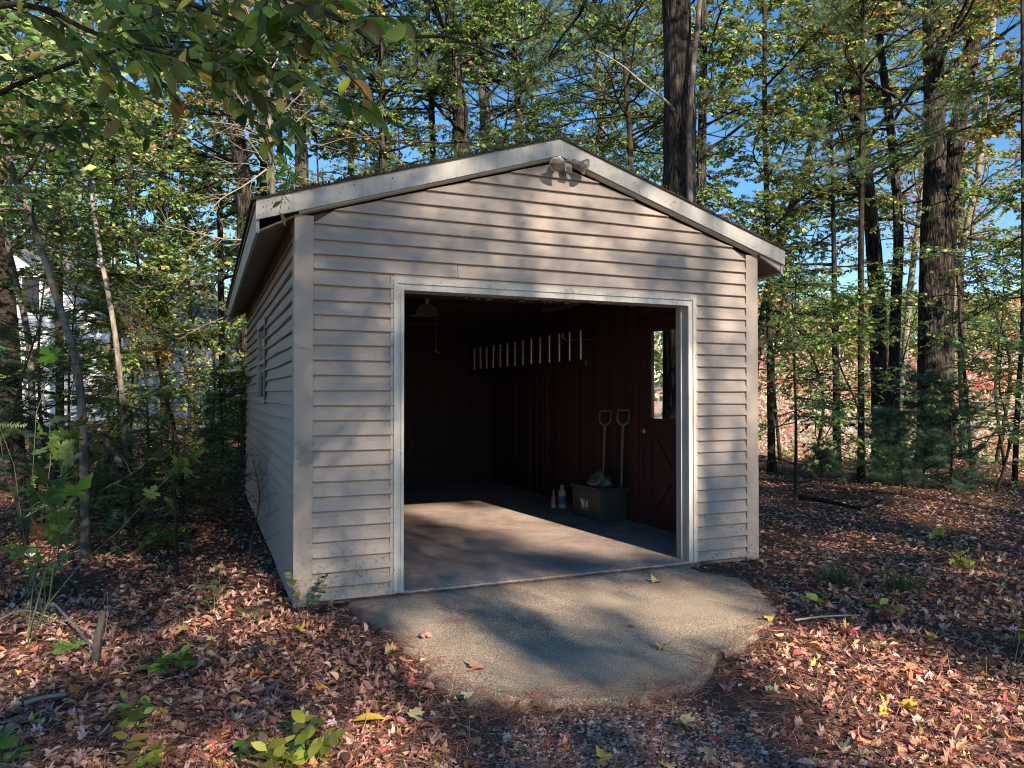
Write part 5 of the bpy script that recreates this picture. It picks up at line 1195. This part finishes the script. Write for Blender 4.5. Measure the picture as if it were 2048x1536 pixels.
def grey_house():
    D = 31.0; p = at(336, 790, D); z0 = float(gz(p[0], D))
    H = thing('house', 'low blue-grey house with purple door beyond the left woods', 'house', (p[0], D, z0), math.radians(4))
    MB().box((0, 0, -.4), (3.6, 4.0, 1.75)).build('wall', M['house_white'], H)
    z = 0.1
    while z < 1.7: MB().hexa([(0, -.03, z), (3.6, -.03, z), (3.6, -.004, z + .17), (0, -.004, z + .17), (0, -.001, z), (3.6, -.001, z), (3.6, -.0005, z + .17), (0, -.0005, z + .17)]).build('clapboard', M['house_white'], H); z += .175
    V = [(-.3, -.45, 1.65), (3.9, -.45, 1.65), (3.9, 2.2, 2.9), (-.3, 2.2, 2.9)]; V = V + [(a, b, c + .1) for a, b, c in V]; MB().hexa(V).build('roof', M['house_roof'], H)
    MB().box((1.25, -.06, 0), (1.75, -.031, 1.6)).build('door', M['purple'], H)
    mb = MB(); mb.box((.3, -.05, .8), (.95, -.031, 1.4)); mb.build('window', M['black'], H)
grey_house()

# ------------------------------------------------------------------ litter on the ground
PAL_LIT = [(0.428, 0.218, 0.156, 5), (0.547, 0.282, 0.214, 4), (0.664, 0.372, 0.279, 3), (0.234, 0.116, 0.085, 5), (0.127, 0.067, 0.054, 3), (0.643, 0.42, 0.36, 2), (0.742, 0.275, 0.131, 0.9), (0.898, 0.515, 0.146, 0.4), (0.585, 0.114, 0.098, 0.2), (0.781, 0.484, 0.345, 2)]
GRAVEL_PX = (1180, 1470)
def litter():
    rng = np.random.default_rng(31); lv = Leaves()
    n = 215000
    d = np.exp(rng.uniform(math.log(2.2), math.log(30), n)); a = rng.uniform(-.78, .78, n); x = d * a; y = d
    keep = rng.random(n) < np.clip(d / 9, .33, 1) * np.where(d > 12, .75, 1)
    u, v = w2g(x, y); keep &= ~((u > -.02) & (u < GW + .02) & (v > -.02) & (v < GL + .02))
    ap = in_poly(x, y, APRON); px, py = to_px(np.c_[x, y, np.zeros(n)])
    # bare driveway: gravel and needles with few leaves
    drv = smooth((1.0 - np.hypot((px - 1250) / 560, (py - 1440) / 190)) * 2.2)
    keep &= (~ap) & (rng.random(n) > drv * .93)
    edge = in_poly(x * 1.0, y, (APRON - APRON.mean(0)) * 1.12 + APRON.mean(0)); keep &= ~(edge & (rng.random(n) < .55))
    patch = np.sin(2.3 * x + 1.7 * np.sin(1.1 * y)) * np.sin(2.9 * y + 1.3 * np.sin(1.7 * x)); keep &= rng.random(n) < np.where(patch > .45, .45, 1)
    x, y, d = x[keep], y[keep], d[keep]; n = len(x)
    z = gz(x, y) + rng.uniform(.002, .026, n)
    nn = norm(np.c_[rng.normal(0, .26, n), rng.normal(-.03, .26, n), np.ones(n)]); X = norm(np.c_[rng.normal(size=(n, 2)), rng.normal(0, .2, n)])
    c = pick(rng, PAL_LIT, n, .22); sz = np.where(rng.random(n) < .55, rng.uniform(.018, .04, n), rng.uniform(.036, .074, n)) * np.where(d > 12, 1.25, 1)
    T_ = MAPLES[1:] + OAKS + CURLS * 2 + [LEAF2]; w = rng.integers(0, len(T_) - 1, n)
    w = np.where(d > 6.5, rng.integers(len(T_) - 7, len(T_), n), w); w = np.where((d > 10) | ((sz < .045) & (rng.random(n) < .85)) | ((d > 6) & (rng.random(n) < .6)), len(T_) - 1, w)
    for k, t in enumerate(T_):
        s = w == k
        if s.any(): lv.add(*scatter(t, np.c_[x, y, z][s], X[s], nn[s], sz[s], c[s], rng.uniform(.7, 1.1, s.sum())))
    return lv.build('leaf_litter', M['litter'])
lt = litter(); tag(lt, 'brown and orange fallen leaves covering the forest floor', 'leaf litter', kind='stuff')
NEEDLE = (np.array([[0, -.011, 0], [0, .011, 0], [1, 0.012, .03], [1, -.004, .03]]), np.array([[0, 1, 2], [0, 2, 3]]))
def needles():
    rng = np.random.default_rng(32); lv = Leaves(); n = 60000
    d = np.exp(rng.uniform(math.log(2.3), math.log(11), n)); x = d * rng.uniform(-.78, .78, n); y = d
    u, v = w2g(x, y); ap = in_poly(x, y, APRON); px, py = to_px(np.c_[x, y, np.zeros(n)])
    mats = (np.sin(px / 47 + np.sin(py / 31)) * np.sin(py / 23 + 2 * np.sin(px / 83)) + .45 * np.sin(px / 19) * np.sin(py / 11))
    keep = ~((u > -.02) & (u < GW + .02) & (v > -.04) & (v < GL))
    rim = in_poly(x, y, (APRON - APRON.mean(0)) * .84 + APRON.mean(0))
    keep &= ~(ap & (rng.random(n) < np.where(rim, .985, .60)) & ~((mats > .75) & (rng.random(n) < .6)))
    x, y, ap = x[keep], y[keep], ap[keep]; n = len(x)
    z = np.where(ap, -.019, gz(x, y) + rng.uniform(.004, .035, n)); 
    X = norm(np.c_[rng.normal(size=(n, 2)), np.where(ap, 0.0, rng.normal(0, .18, n))])
    lv.add(*scatter(NEEDLE, np.c_[x, y, z], X, norm(np.c_[rng.normal(0, .25, (n, 2)), np.ones(n)]), rng.uniform(.06, .12, n), pick(rng, [(.32, .13, .10, 4), (.40, .20, .15, 3), (.17, .075, .06, 2), (.47, .31, .22, 1.5)], n, .25)))
    m = 2600; k_ = rng.integers(0, len(APRON) - 4, m); pb = APRON[k_] + rng.normal(0, .07, (m, 2)); pb = pb[(w2g(pb[:, 0], pb[:, 1])[1] < -.05)]; m = len(pb); apz = in_poly(pb[:, 0], pb[:, 1], APRON)
    lv.add(*scatter(NEEDLE, np.c_[pb, np.where(apz, -.019, gz(pb[:, 0], pb[:, 1]) + .012)], norm(np.c_[rng.normal(size=(m, 2)), rng.normal(0, .03, m)]), norm(np.c_[rng.normal(0, .25, (m, 2)), np.ones(m)]), rng.uniform(.05, .11, m), pick(rng, [(.32, .14, .095, 4), (.40, .21, .14, 3), (.18, .09, .06, 2), (.48, .33, .22, 1.5)], m, .25)))
    # a drift of needles against the sill
    m = 1500; uu = rng.uniform(.1, 3.3, m); vv = -.05 - np.abs(rng.normal(0, .03, m)); w = np.array([g2w(a, b) for a, b in zip(uu, vv)])
    lv.add(*scatter(NEEDLE, np.c_[w, rng.uniform(-.008, .002, m)], norm(np.c_[np.full(m, CY_) + rng.normal(0, .5, m), np.full(m, SY_) + rng.normal(0, .5, m), np.zeros(m)]), norm(np.c_[rng.normal(0, .3, (m, 2)), np.ones(m)]), rng.uniform(.04, .09, m), pick(rng, [(.20, .08, .05, 3), (.10, .05, .04, 2)], m, .25)))
    return lv.build('needle_litter', M['litter'])
nt_ = needles(); tag(nt_, 'reddish fallen pine needles scattered over ground and apron edges', 'needles', kind='stuff')
def gravel():
    rng = np.random.default_rng(33)
    O = np.array([[1, 0, 0], [-1, 0, 0], [0, 1, 0], [0, -1, 0], [0, 0, 1], [0, 0, -1], [.6, .6, .55], [-.6, .6, .5], [.6, -.6, .5], [-.6, -.6, .55]], float)
    F = np.array([[6, 4, 0], [6, 0, 2], [6, 2, 4], [7, 2, 1], [7, 4, 2], [7, 1, 4], [8, 0, 4], [8, 3, 0], [8, 4, 3], [9, 4, 1], [9, 1, 3], [9, 3, 4]])
    n = 20000; d = rng.uniform(2.3, 4.0, n); x = d * rng.uniform(-.30, .52, n); px, py = to_px(np.c_[x, d, np.zeros(n)])
    keep = (rng.random(n) < smooth((1.05 - np.hypot((px - 1270) / 330, (py - 1485) / 125)) * 2.0)) & ~in_poly(x, d, APRON); x, d = x[keep], d[keep]; n = len(x)
    lv = Leaves(); lv.add(*scatter((O * [1, .75, .5], F), np.c_[x, d, gz(x, d) + .003], norm(np.c_[rng.normal(size=(n, 2)), rng.normal(0, .2, n)]), norm(np.c_[rng.normal(0, .3, (n, 2)), np.ones(n)]), rng.lognormal(math.log(.0078), .40, n), pick(rng, [(.46, .41, .38, 3), (.30, .26, .24, 3), (.14, .115, .105, 2), (.58, .52, .48, 1)], n, .2), rng.uniform(.7, 1.3, n)))
    return lv.build('gravel', M['stone'])
gv = gravel(); tag(gv, 'pale loose gravel on the driveway at the bottom of the picture', 'gravel', kind='stuff')

# distinct fallen leaves lying on the apron and driveway
FL_ = [((1313, 1290), .095, (.62, .50, .20), 'small yellow maple leaf left of the bright patch on the apron'), ((1320, 1163), .10, (.62, .50, .22), 'yellow maple leaf in the sun close to the right door jamb'), ((1043, 1230), .075, (.52, .42, .20), 'small tan leaf alone near the middle of the apron'), ((835, 1270), .085, (.50, .24, .20), 'pinkish curled leaf on the left part of the apron'),
       ((960, 1338), .10, (.40, .20, .14), 'brown curled leaf near the front edge of the apron'), ((836, 1418), .105, (.66, .58, .32), 'pale yellow maple leaf on the driveway at lower left of the apron'), ((770, 1302), .095, (.56, .42, .16), 'yellow leaf at the left border of the apron'), ((940, 1390), .07, (.58, .54, .30), 'small cream leaf at the broken front edge of the apron'),
       ((1372, 1432), .115, (.60, .50, .28), 'large cream maple leaf in the shade below the apron'), ((1440, 1368), .085, (.55, .22, .22), 'pink maple leaf right of the apron front edge'), ((1556, 1380), .075, (.66, .60, .38), 'cream folded leaf standing in the sunlit needles'), ((1425, 1495), .10, (.42, .32, .20), 'tan leaf at the very bottom right of centre'),
       ((1700, 1502), .10, (.45, .36, .24), 'tan oak leaf at the bottom right in the shade'), ((1222, 1518), .085, (.55, .38, .10), 'golden leaf among the gravel at the bottom edge'), ((1770, 1232), .085, (.50, .07, .07), 'red maple leaf right of the sunlit litter'), ((1690, 1268), .085, (.48, .06, .08), 'dark red leaf in the sunlit litter right of the apron'),
       ((1880, 1280), .085, (.60, .36, .05), 'golden leaf at the shade border on the right'), ((1815, 1400), .11, (.62, .46, .10), 'large yellow leaf in the sunlit litter at lower right'), ((705, 1432), .14, (.66, .46, .06), 'long bright yellow leaf at the bottom left of the driveway'), ((1545, 1237), .08, (.60, .44, .12), 'small yellow leaf at the right tip of the apron'),
       ((1265, 1247), .05, (.45, .30, .20), 'tiny tan leaf in the middle right of the apron'), ((140, 1385), .095, (.52, .20, .06), 'orange leaf on the ground at lower left'), ((600, 1266), .09, (.58, .40, .08), 'yellow leaf below the left corner post'), ((378, 1265), .10, (.56, .40, .12), 'yellow maple leaf on litter left of the garage corner')]
rng = np.random.default_rng(44)
for i, (p, sz, c, lab) in enumerate(FL_):
    w = on_ground(*p); onap = bool(in_poly(np.array([w[0]]), np.array([w[1]]), APRON)[0]); z = -.016 if onap else float(gz(w[0], w[1])) + .035
    t = MAPLES[[1, 1, 2, 3][i % 4]] if 'oak' not in lab and 'long' not in lab else (OAKS[1] if 'oak' in lab else CURLS[0])
    V, F, C_ = scatter(t, np.zeros((1, 3)), np.array([[math.cos(i * 2.1), math.sin(i * 2.1), .05]]), norm(np.array([[rng.normal(0, .12), rng.normal(-.1, .1), 1.0]])), np.array([sz]), np.array([c]) * .85)
    zmin = V[:, 2].min(); o = mesh_np('fallen_leaf', V - [0, 0, zmin], [F], M['litter'], None, C_); o.location = (w[0], w[1], z); tag(o, lab, 'leaf', 'distinct fallen leaves')

# ------------------------------------------------------------------ small plants and dead wood
def stick_thing(name, label, cat, pts, r0, r1, mat, twigs=0, seed=0, part='stem'):
    rng = np.random.default_rng(seed); pts = np.array(pts); base = pts[0].copy(); T = thing(name, label, cat, tuple(base)); path = spline(pts, 14)
    V, F, _ = trunk_mesh(rng, path, r0, r1, 8, .0, .08); VV = [V]; FF = [F]
    mesh_np(part, V - base, [F], M[mat], T, smooth_=True)
    if twigs:
        S, D, k = children(rng, path[None], twigs, .15, .95, .8); L = level(rng, S, D, rng.uniform(.15, .5, twigs), 5, .15, 0); V, F = tubes(L, np.full((twigs, 1), r0 * .3) * np.linspace(1, .3, 5)[None], 4)
        S3, D3, _ = children(rng, L, 3, .3, .9, .7); L3 = level(rng, S3, D3, rng.uniform(.08, .25, len(S3)), 4, .15, 0); V3, F3 = tubes(L3, np.full((len(L3), 1), r0 * .14) * np.linspace(1, .4, 4)[None], 3)
        mesh_np('twig_work', np.concatenate([V, V3]) - base, [np.concatenate([F, F3 + len(V)])], M[mat], T, smooth_=True)['kind'] = 'stuff'
    return T
stick_thing('dead_sapling', 'pale broken stem bent at a knee in the left woods', 'dead wood', [on_ground(238, 968) - [0, 0, .05], at(239, 935, 7.2), at(234, 915, 7.2), at(218, 895, 7.2), at(210, 876, 7.2), at(206, 862, 7.2)], .030, .028, 'bark_pale', 0, 1)
stick_thing('dead_sapling', 'straight pale stub standing beside the bent broken stem', 'dead wood', [on_ground(214, 970) - [0, 0, .05], at(211, 930, 7.3), at(211, 900, 7.3)], .022, .018, 'bark_smooth', 0, 2)
stick_thing('broken_stump', 'short grey splintered stump stick at lower left', 'stump', [on_ground(189, 1325) - [0, 0, .05], at(193, 1290, 3.75), at(200, 1255, 3.75), at(205, 1224, 3.75)], .021, .017, 'bark_smooth', 0, 3)
stick_thing('fallen_branch', 'long fallen branch sloping up through the left undergrowth', 'branch', [on_ground(150, 1020) + [0, 0, .04], at(215, 975, 6.4), at(260, 950, 6.6), at(330, 895, 6.9)], .018, .007, 'bark_smooth', 8, 4)
stick_thing('fallen_branch', 'bare whitish fallen branch at the left edge in the sun', 'branch', [on_ground(-60, 1300) + [0, 0, .03], on_ground(10, 1268) + [0, 0, .10], on_ground(60, 1256) + [0, 0, .10], on_ground(130, 1258) + [0, 0, .03]], .010, .004, 'twig_dead', 8, 5)
stick_thing('fallen_branch', 'short straight stick lying at the bottom left', 'branch', [on_ground(48, 1420) + [0, 0, .03], on_ground(90, 1410) + [0, 0, .035], on_ground(132, 1402) + [0, 0, .03]], .011, .008, 'twig_dead', 0, 6)
stick_thing('fallen_branch', 'thin forked twig across the litter above the splintered stump', 'branch', [on_ground(110, 1225) + [0, 0, .05], on_ground(150, 1270) + [0, 0, .05], on_ground(186, 1305) + [0, 0, .04], on_ground(250, 1310) + [0, 0, .03]], .008, .004, 'twig_dead', 5, 7)
stick_thing('fallen_branch', 'fallen stick among sunlit leaves right of the apron', 'branch', [on_ground(1590, 1250) + [0, 0, .03], on_ground(1650, 1246) + [0, 0, .04], on_ground(1720, 1240) + [0, 0, .03]], .007, .004, 'twig_dead', 0, 8)
stick_thing('fallen_branch', 'dark fallen limb lying on the shaded ground at right', 'branch', [on_ground(1600, 1000) + [0, 0, .04], on_ground(1650, 1010) + [0, 0, .05], on_ground(1720, 1024) + [0, 0, .04]], .04, .02, 'bark_dark', 3, 9)
stick_thing('dead_twigs', 'bare twiggy bush against the left garage wall', 'bush', [np.r_[g2w(-.25, 1.0), -.05], np.r_[g2w(-.22, 1.05), .25], np.r_[g2w(-.16, 1.1), .55], np.r_[g2w(-.2, 1.3), .85]], .007, .003, 'bark_dark', 14, 10)
stick_thing('dead_twigs', 'second bare twig bush further back along the garage wall', 'bush', [np.r_[g2w(-.35, 2.3), -.05], np.r_[g2w(-.3, 2.3), .4], np.r_[g2w(-.22, 2.4), .9], np.r_[g2w(-.3, 2.6), 1.2]], .007, .003, 'bark_dark', 14, 11)
stick_thing('dead_sapling', 'thin dark dead sapling in the shade before the garage side', 'sapling', [on_ground(355, 1140) - [0, 0, .05], at(352, 1050, 5.8), at(348, 960, 5.8), at(345, 850, 5.8)], .014, .007, 'bark_dark', 14, 12)
for i, (px, py, hh, lab) in enumerate([(120, 1040, .9, 'bare twig bush behind the leftmost maple seedling'), (300, 1010, .8, 'bare twig bush right of the bent broken stem'), (420, 1000, .7, 'bare twig bush midway to the garage wall'), (30, 1200, .5, 'low twig tangle at the left edge above the fallen branch'), (180, 1180, .5, 'low twig tangle above the splintered stump'), (380, 930, 1.1, 'tall bare twig bush in the shade of the left woods'), (90, 960, 1.2, 'tall bare twig bush beside the straight grey sapling')]):
    b = on_ground(px, py); rr = np.random.default_rng(80 + i); q1 = rr.normal(0, .12, (3, 2))
    stick_thing('dead_twigs', lab, 'bush', [b - [0, 0, .05], b + [q1[0, 0], q1[0, 1], hh * .35], b + [q1[1, 0], q1[1, 1], hh * .7], b + [q1[2, 0], q1[2, 1], hh]], .008, .003, 'bark_dark' if i % 2 else 'bark_smooth', 16, 90 + i)
# dead whitish boughs reaching left from the snag beside the eave
def bough(lab, pts, seed):
    stick_thing('dead_bough', lab, 'branch', [at(*p) for p in pts], .013, .004, 'twig_dead', 18, seed, 'limb')
bough('pale dead bough pointing left under the roof eave, uppermost', [(560, 520, 10.4), (470, 548, 9.6), (380, 556, 9.2), (300, 575, 9.0)], 21)
bough('pale dead bough drooping left below the eave, lower one', [(560, 590, 10.4), (460, 630, 9.4), (400, 655, 9.0), (340, 690, 8.8)], 22)
bough('pale dead bough sweeping above the left roof corner', [(545, 470, 10.5), (470, 480, 10.0), (390, 465, 9.7), (290, 445, 9.4)], 23)
bough('curved dead bough crossing the sky left of the roof corner', [(545, 330, 10.5), (490, 370, 10.2), (440, 400, 10.0), (410, 440, 9.9)], 24)

def plant(name, label, cat, base, leaves, stems, pal, leafsize, tmpl, seed, h, droop=.3, mat='leaf_near', f0=.35):
    rng = np.random.default_rng(seed); base = np.array(base, float); base[2] = float(gz(base[0], base[1])) if base[2] <= .05 else base[2]; T = thing(name, label, cat, tuple(base))
    az = rng.uniform(0, 6.28, stems); e_ = rng.uniform(.7, 1.4, stems); D = np.c_[np.cos(az) * np.cos(e_), np.sin(az) * np.cos(e_), np.sin(e_)]
    L = level(rng, np.tile(base - [0, 0, .03], (stems, 1)), D, h * rng.uniform(.7, 1.15, stems), 6, .12, .03); V, F = tubes(L, np.full((stems, 1), .0035) * np.linspace(1, .5, 6)[None], 4)
    mesh_np('stem', V - base, [F], M['leaf_stem'], T, smooth_=True); lv = Leaves(); leaves_on(rng, lv, L, leaves, leafsize, pal, tmpl, droop, .8, f0); o = lv.build('foliage', M[mat], T, base); o['kind'] = 'stuff'; return T
M['leaf_stem'] = mat_simple('green_stem', (.10, .12, .05), .7, .2, 10)
GR = [(.13, .25, .05, 3), (.18, .31, .07, 2)]; YG = [(.42, .42, .08, 3), (.55, .50, .11, 2), (.25, .31, .07, 1)]
plant('maple_seedling', 'broad-leaved maple seedlings at the left edge of the woods', 'seedling', at(55, 1000, 4.2) * [1, 1, 0], 7, 5, [(.07, .13, .03, 4), (.10, .17, .04, 3), (.35, .10, .09, .5)], .15, tuple(MAPLES[:2]), 60, 1.35, f0=.72)
plant('maple_seedling', 'single large leaf cluster in front of the white house', 'seedling', at(95, 1000, 4.6) * [1, 1, 0], 3, 4, [(.08, .14, .05, 3), (.30, .07, .06, .5)], .14, tuple(MAPLES[:2]), 61, 1.75)
for i, (p, lab, pal, sz, h, st, tm) in enumerate([((60, 1180), 'small green seedling at the left edge beneath the sunlit litter', GR, .09, .35, 4, (MAPLES[0],)), ((15, 1500), 'bright green three-leaf seedling in the bottom left corner', GR, .085, .12, 3, (BEECH,)), ((130, 1300), 'single bright green maple seedling beside the splintered stump', GR, .08, .12, 2, (MAPLES[0],)),
        ((300, 1330), 'low broad green seedling left of the sunlit bottom strip', GR, .085, .14, 4, (BEECH,)), ((355, 1320), 'small oval-leaved seedling just right of the low broad one', GR, .075, .10, 3, (BEECH,)), ((270, 1430), 'pale green seedling at the bottom left', [(.20, .26, .06, 1)], .07, .14, 6, (BEECH,)), ((270, 1520), 'yellow-green seedling at the bottom edge left', YG, .08, .14, 5, (BEECH,)),
        ((560, 1515), 'yellow seedling left of the bright yellow leaf', YG, .08, .15, 5, (BEECH,)), ((615, 1500), 'yellow seedling nearest the bright yellow leaf', YG, .085, .18, 6, (BEECH,)), ((475, 1500), 'dark glossy two-leaf seedling at the bottom', [(.06, .16, .05, 1)], .08, .12, 2, (BEECH,)), ((590, 1450), 'pale seedling above the yellow pair', [(.22, .27, .07, 1)], .06, .12, 4, (BEECH,)),
        ((330, 1090), 'green maple seedling in the dim undergrowth before the garage side', GR, .10, .32, 5, (MAPLES[0], BEECH)), ((250, 1110), 'leafy low seedling left of the thin dead sapling', [(.07, .12, .04, 1)], .10, .30, 5, (BEECH,)), ((505, 1225), 'broad upright green blade-leaf by the garage corner', [(.16, .20, .05, 1)], .11, .08, 2, (BEECH,)),
        ((430, 1215), 'pale feathery weed left of the garage corner', [(.15, .18, .07, 1)], .05, .28, 6, (BEECH,)), ((1930, 1130), 'yellowing low seedlings on the shaded slope at right', YG, .06, .16, 7, (MAPLES[0],)), ((1880, 1070), 'yellow-leaved seedling farther up the right slope', YG, .06, .14, 6, (MAPLES[0],)), ((1780, 1215), 'yellow and green two-leaf seedling below the grass tufts', YG, .085, .10, 3, (BEECH,)),
        ((1640, 1200), 'yellow drooping blade seedling left of the grass tufts', [(.45, .34, .05, 1)], .09, .08, 3, (BEECH,)), ((1450, 1085), 'tiny yellow seedling by the right garage wall', YG, .04, .10, 4, (BEECH,))]):
    plant('seedling', lab, 'seedling', on_ground(*p), 5, st, pal, sz, tm, 620 + i, h)
plant('goldenrod', 'tall thin green weed growing against the left corner post', 'weed', np.r_[g2w(.06, -.12), 0], 26, 5, [(.13, .16, .07, 1), (.22, .24, .11, 1)], .045, (BEECH_N,), 700, .38)
plant('weed', 'tall spindly green weed at the right edge', 'weed', on_ground(2018, 1330), 9, 2, [(.18, .22, .06, 1)], .05, (BEECH,), 701, .62)
plant('pine_seedling', 'small pine seedling with browned needles at the left edge', 'seedling', on_ground(40, 1090), 2, 3, [(.1, .14, .05, 1)], .02, (BEECH,), 702, .2)
def tufts_at(lab, p, n, h, pal, seed, brown=False):
    rng = np.random.default_rng(seed); b = on_ground(*p); b[2] = float(gz(b[0], b[1])); T = thing('grass_tuft', lab, 'grass', tuple(b), group='grass tufts')
    S = b + np.c_[rng.normal(0, .05, (n, 2)), np.full(n, .0)]; az = rng.uniform(0, 6.28, n); e_ = rng.uniform(.35, 1.3, n)
    L = level(rng, S, np.c_[np.cos(az) * np.cos(e_), np.sin(az) * np.cos(e_), np.sin(e_)], h * rng.uniform(.6, 1.2, n), 5, .05, -.10); sd = norm(np.cross(L[:, 1] - L[:, 0], np.array([0, 0, 1.]))) * .003
    w = np.array([1, 1, .8, .5, .05])[None, :, None]; V = np.stack([L - sd[:, None] * w, L + sd[:, None] * w], 2).reshape(-1, 3); idx = np.arange(n * 10).reshape(n, 5, 2)
    F = np.stack([idx[:, :-1, 0], idx[:, :-1, 1], idx[:, 1:, 1], idx[:, 1:, 0]], -1).reshape(-1, 4); c = np.repeat(pick(rng, pal, n), 4, 0)
    o = mesh_np('blades', V - b, [F], M['leaf_near'], T, c); o['kind'] = 'stuff'
tufts_at('dark green grass tuft right of the garage, leftmost of two', (1672, 1160), 160, .22, [(.04, .085, .03, 1), (.06, .11, .04, 1)], 1)
tufts_at('dark green grass tuft right of the garage, rightmost of two', (1800, 1175), 170, .22, [(.04, .085, .03, 1), (.07, .12, .04, 1)], 2)
# half-buried white-rimmed lamp glass among the leaves at far left
b = on_ground(63, 1108); T = thing('garden_light', 'small round white-rimmed garden light half hidden in leaves at left', 'garden light', (b[0], b[1], float(gz(b[0], b[1]))))
ax = (.25, -.75, .6); MB().lathe([(-.05, .02), (0, .05), (.02, .055), (.022, .052)], (0, 0, .06), ax, 18).build('housing', M['white_pl'], T, smooth_=True)
MB().lathe([(.0222, .046), (.028, .03), (.030, .003)], (0, 0, .06), ax, 18).build('lens', M['steel'], T, smooth_=True)
MB().tube([(0, .01, -.08), (0, .01, .05)], .008, 8).build('stake', M['black'], T)
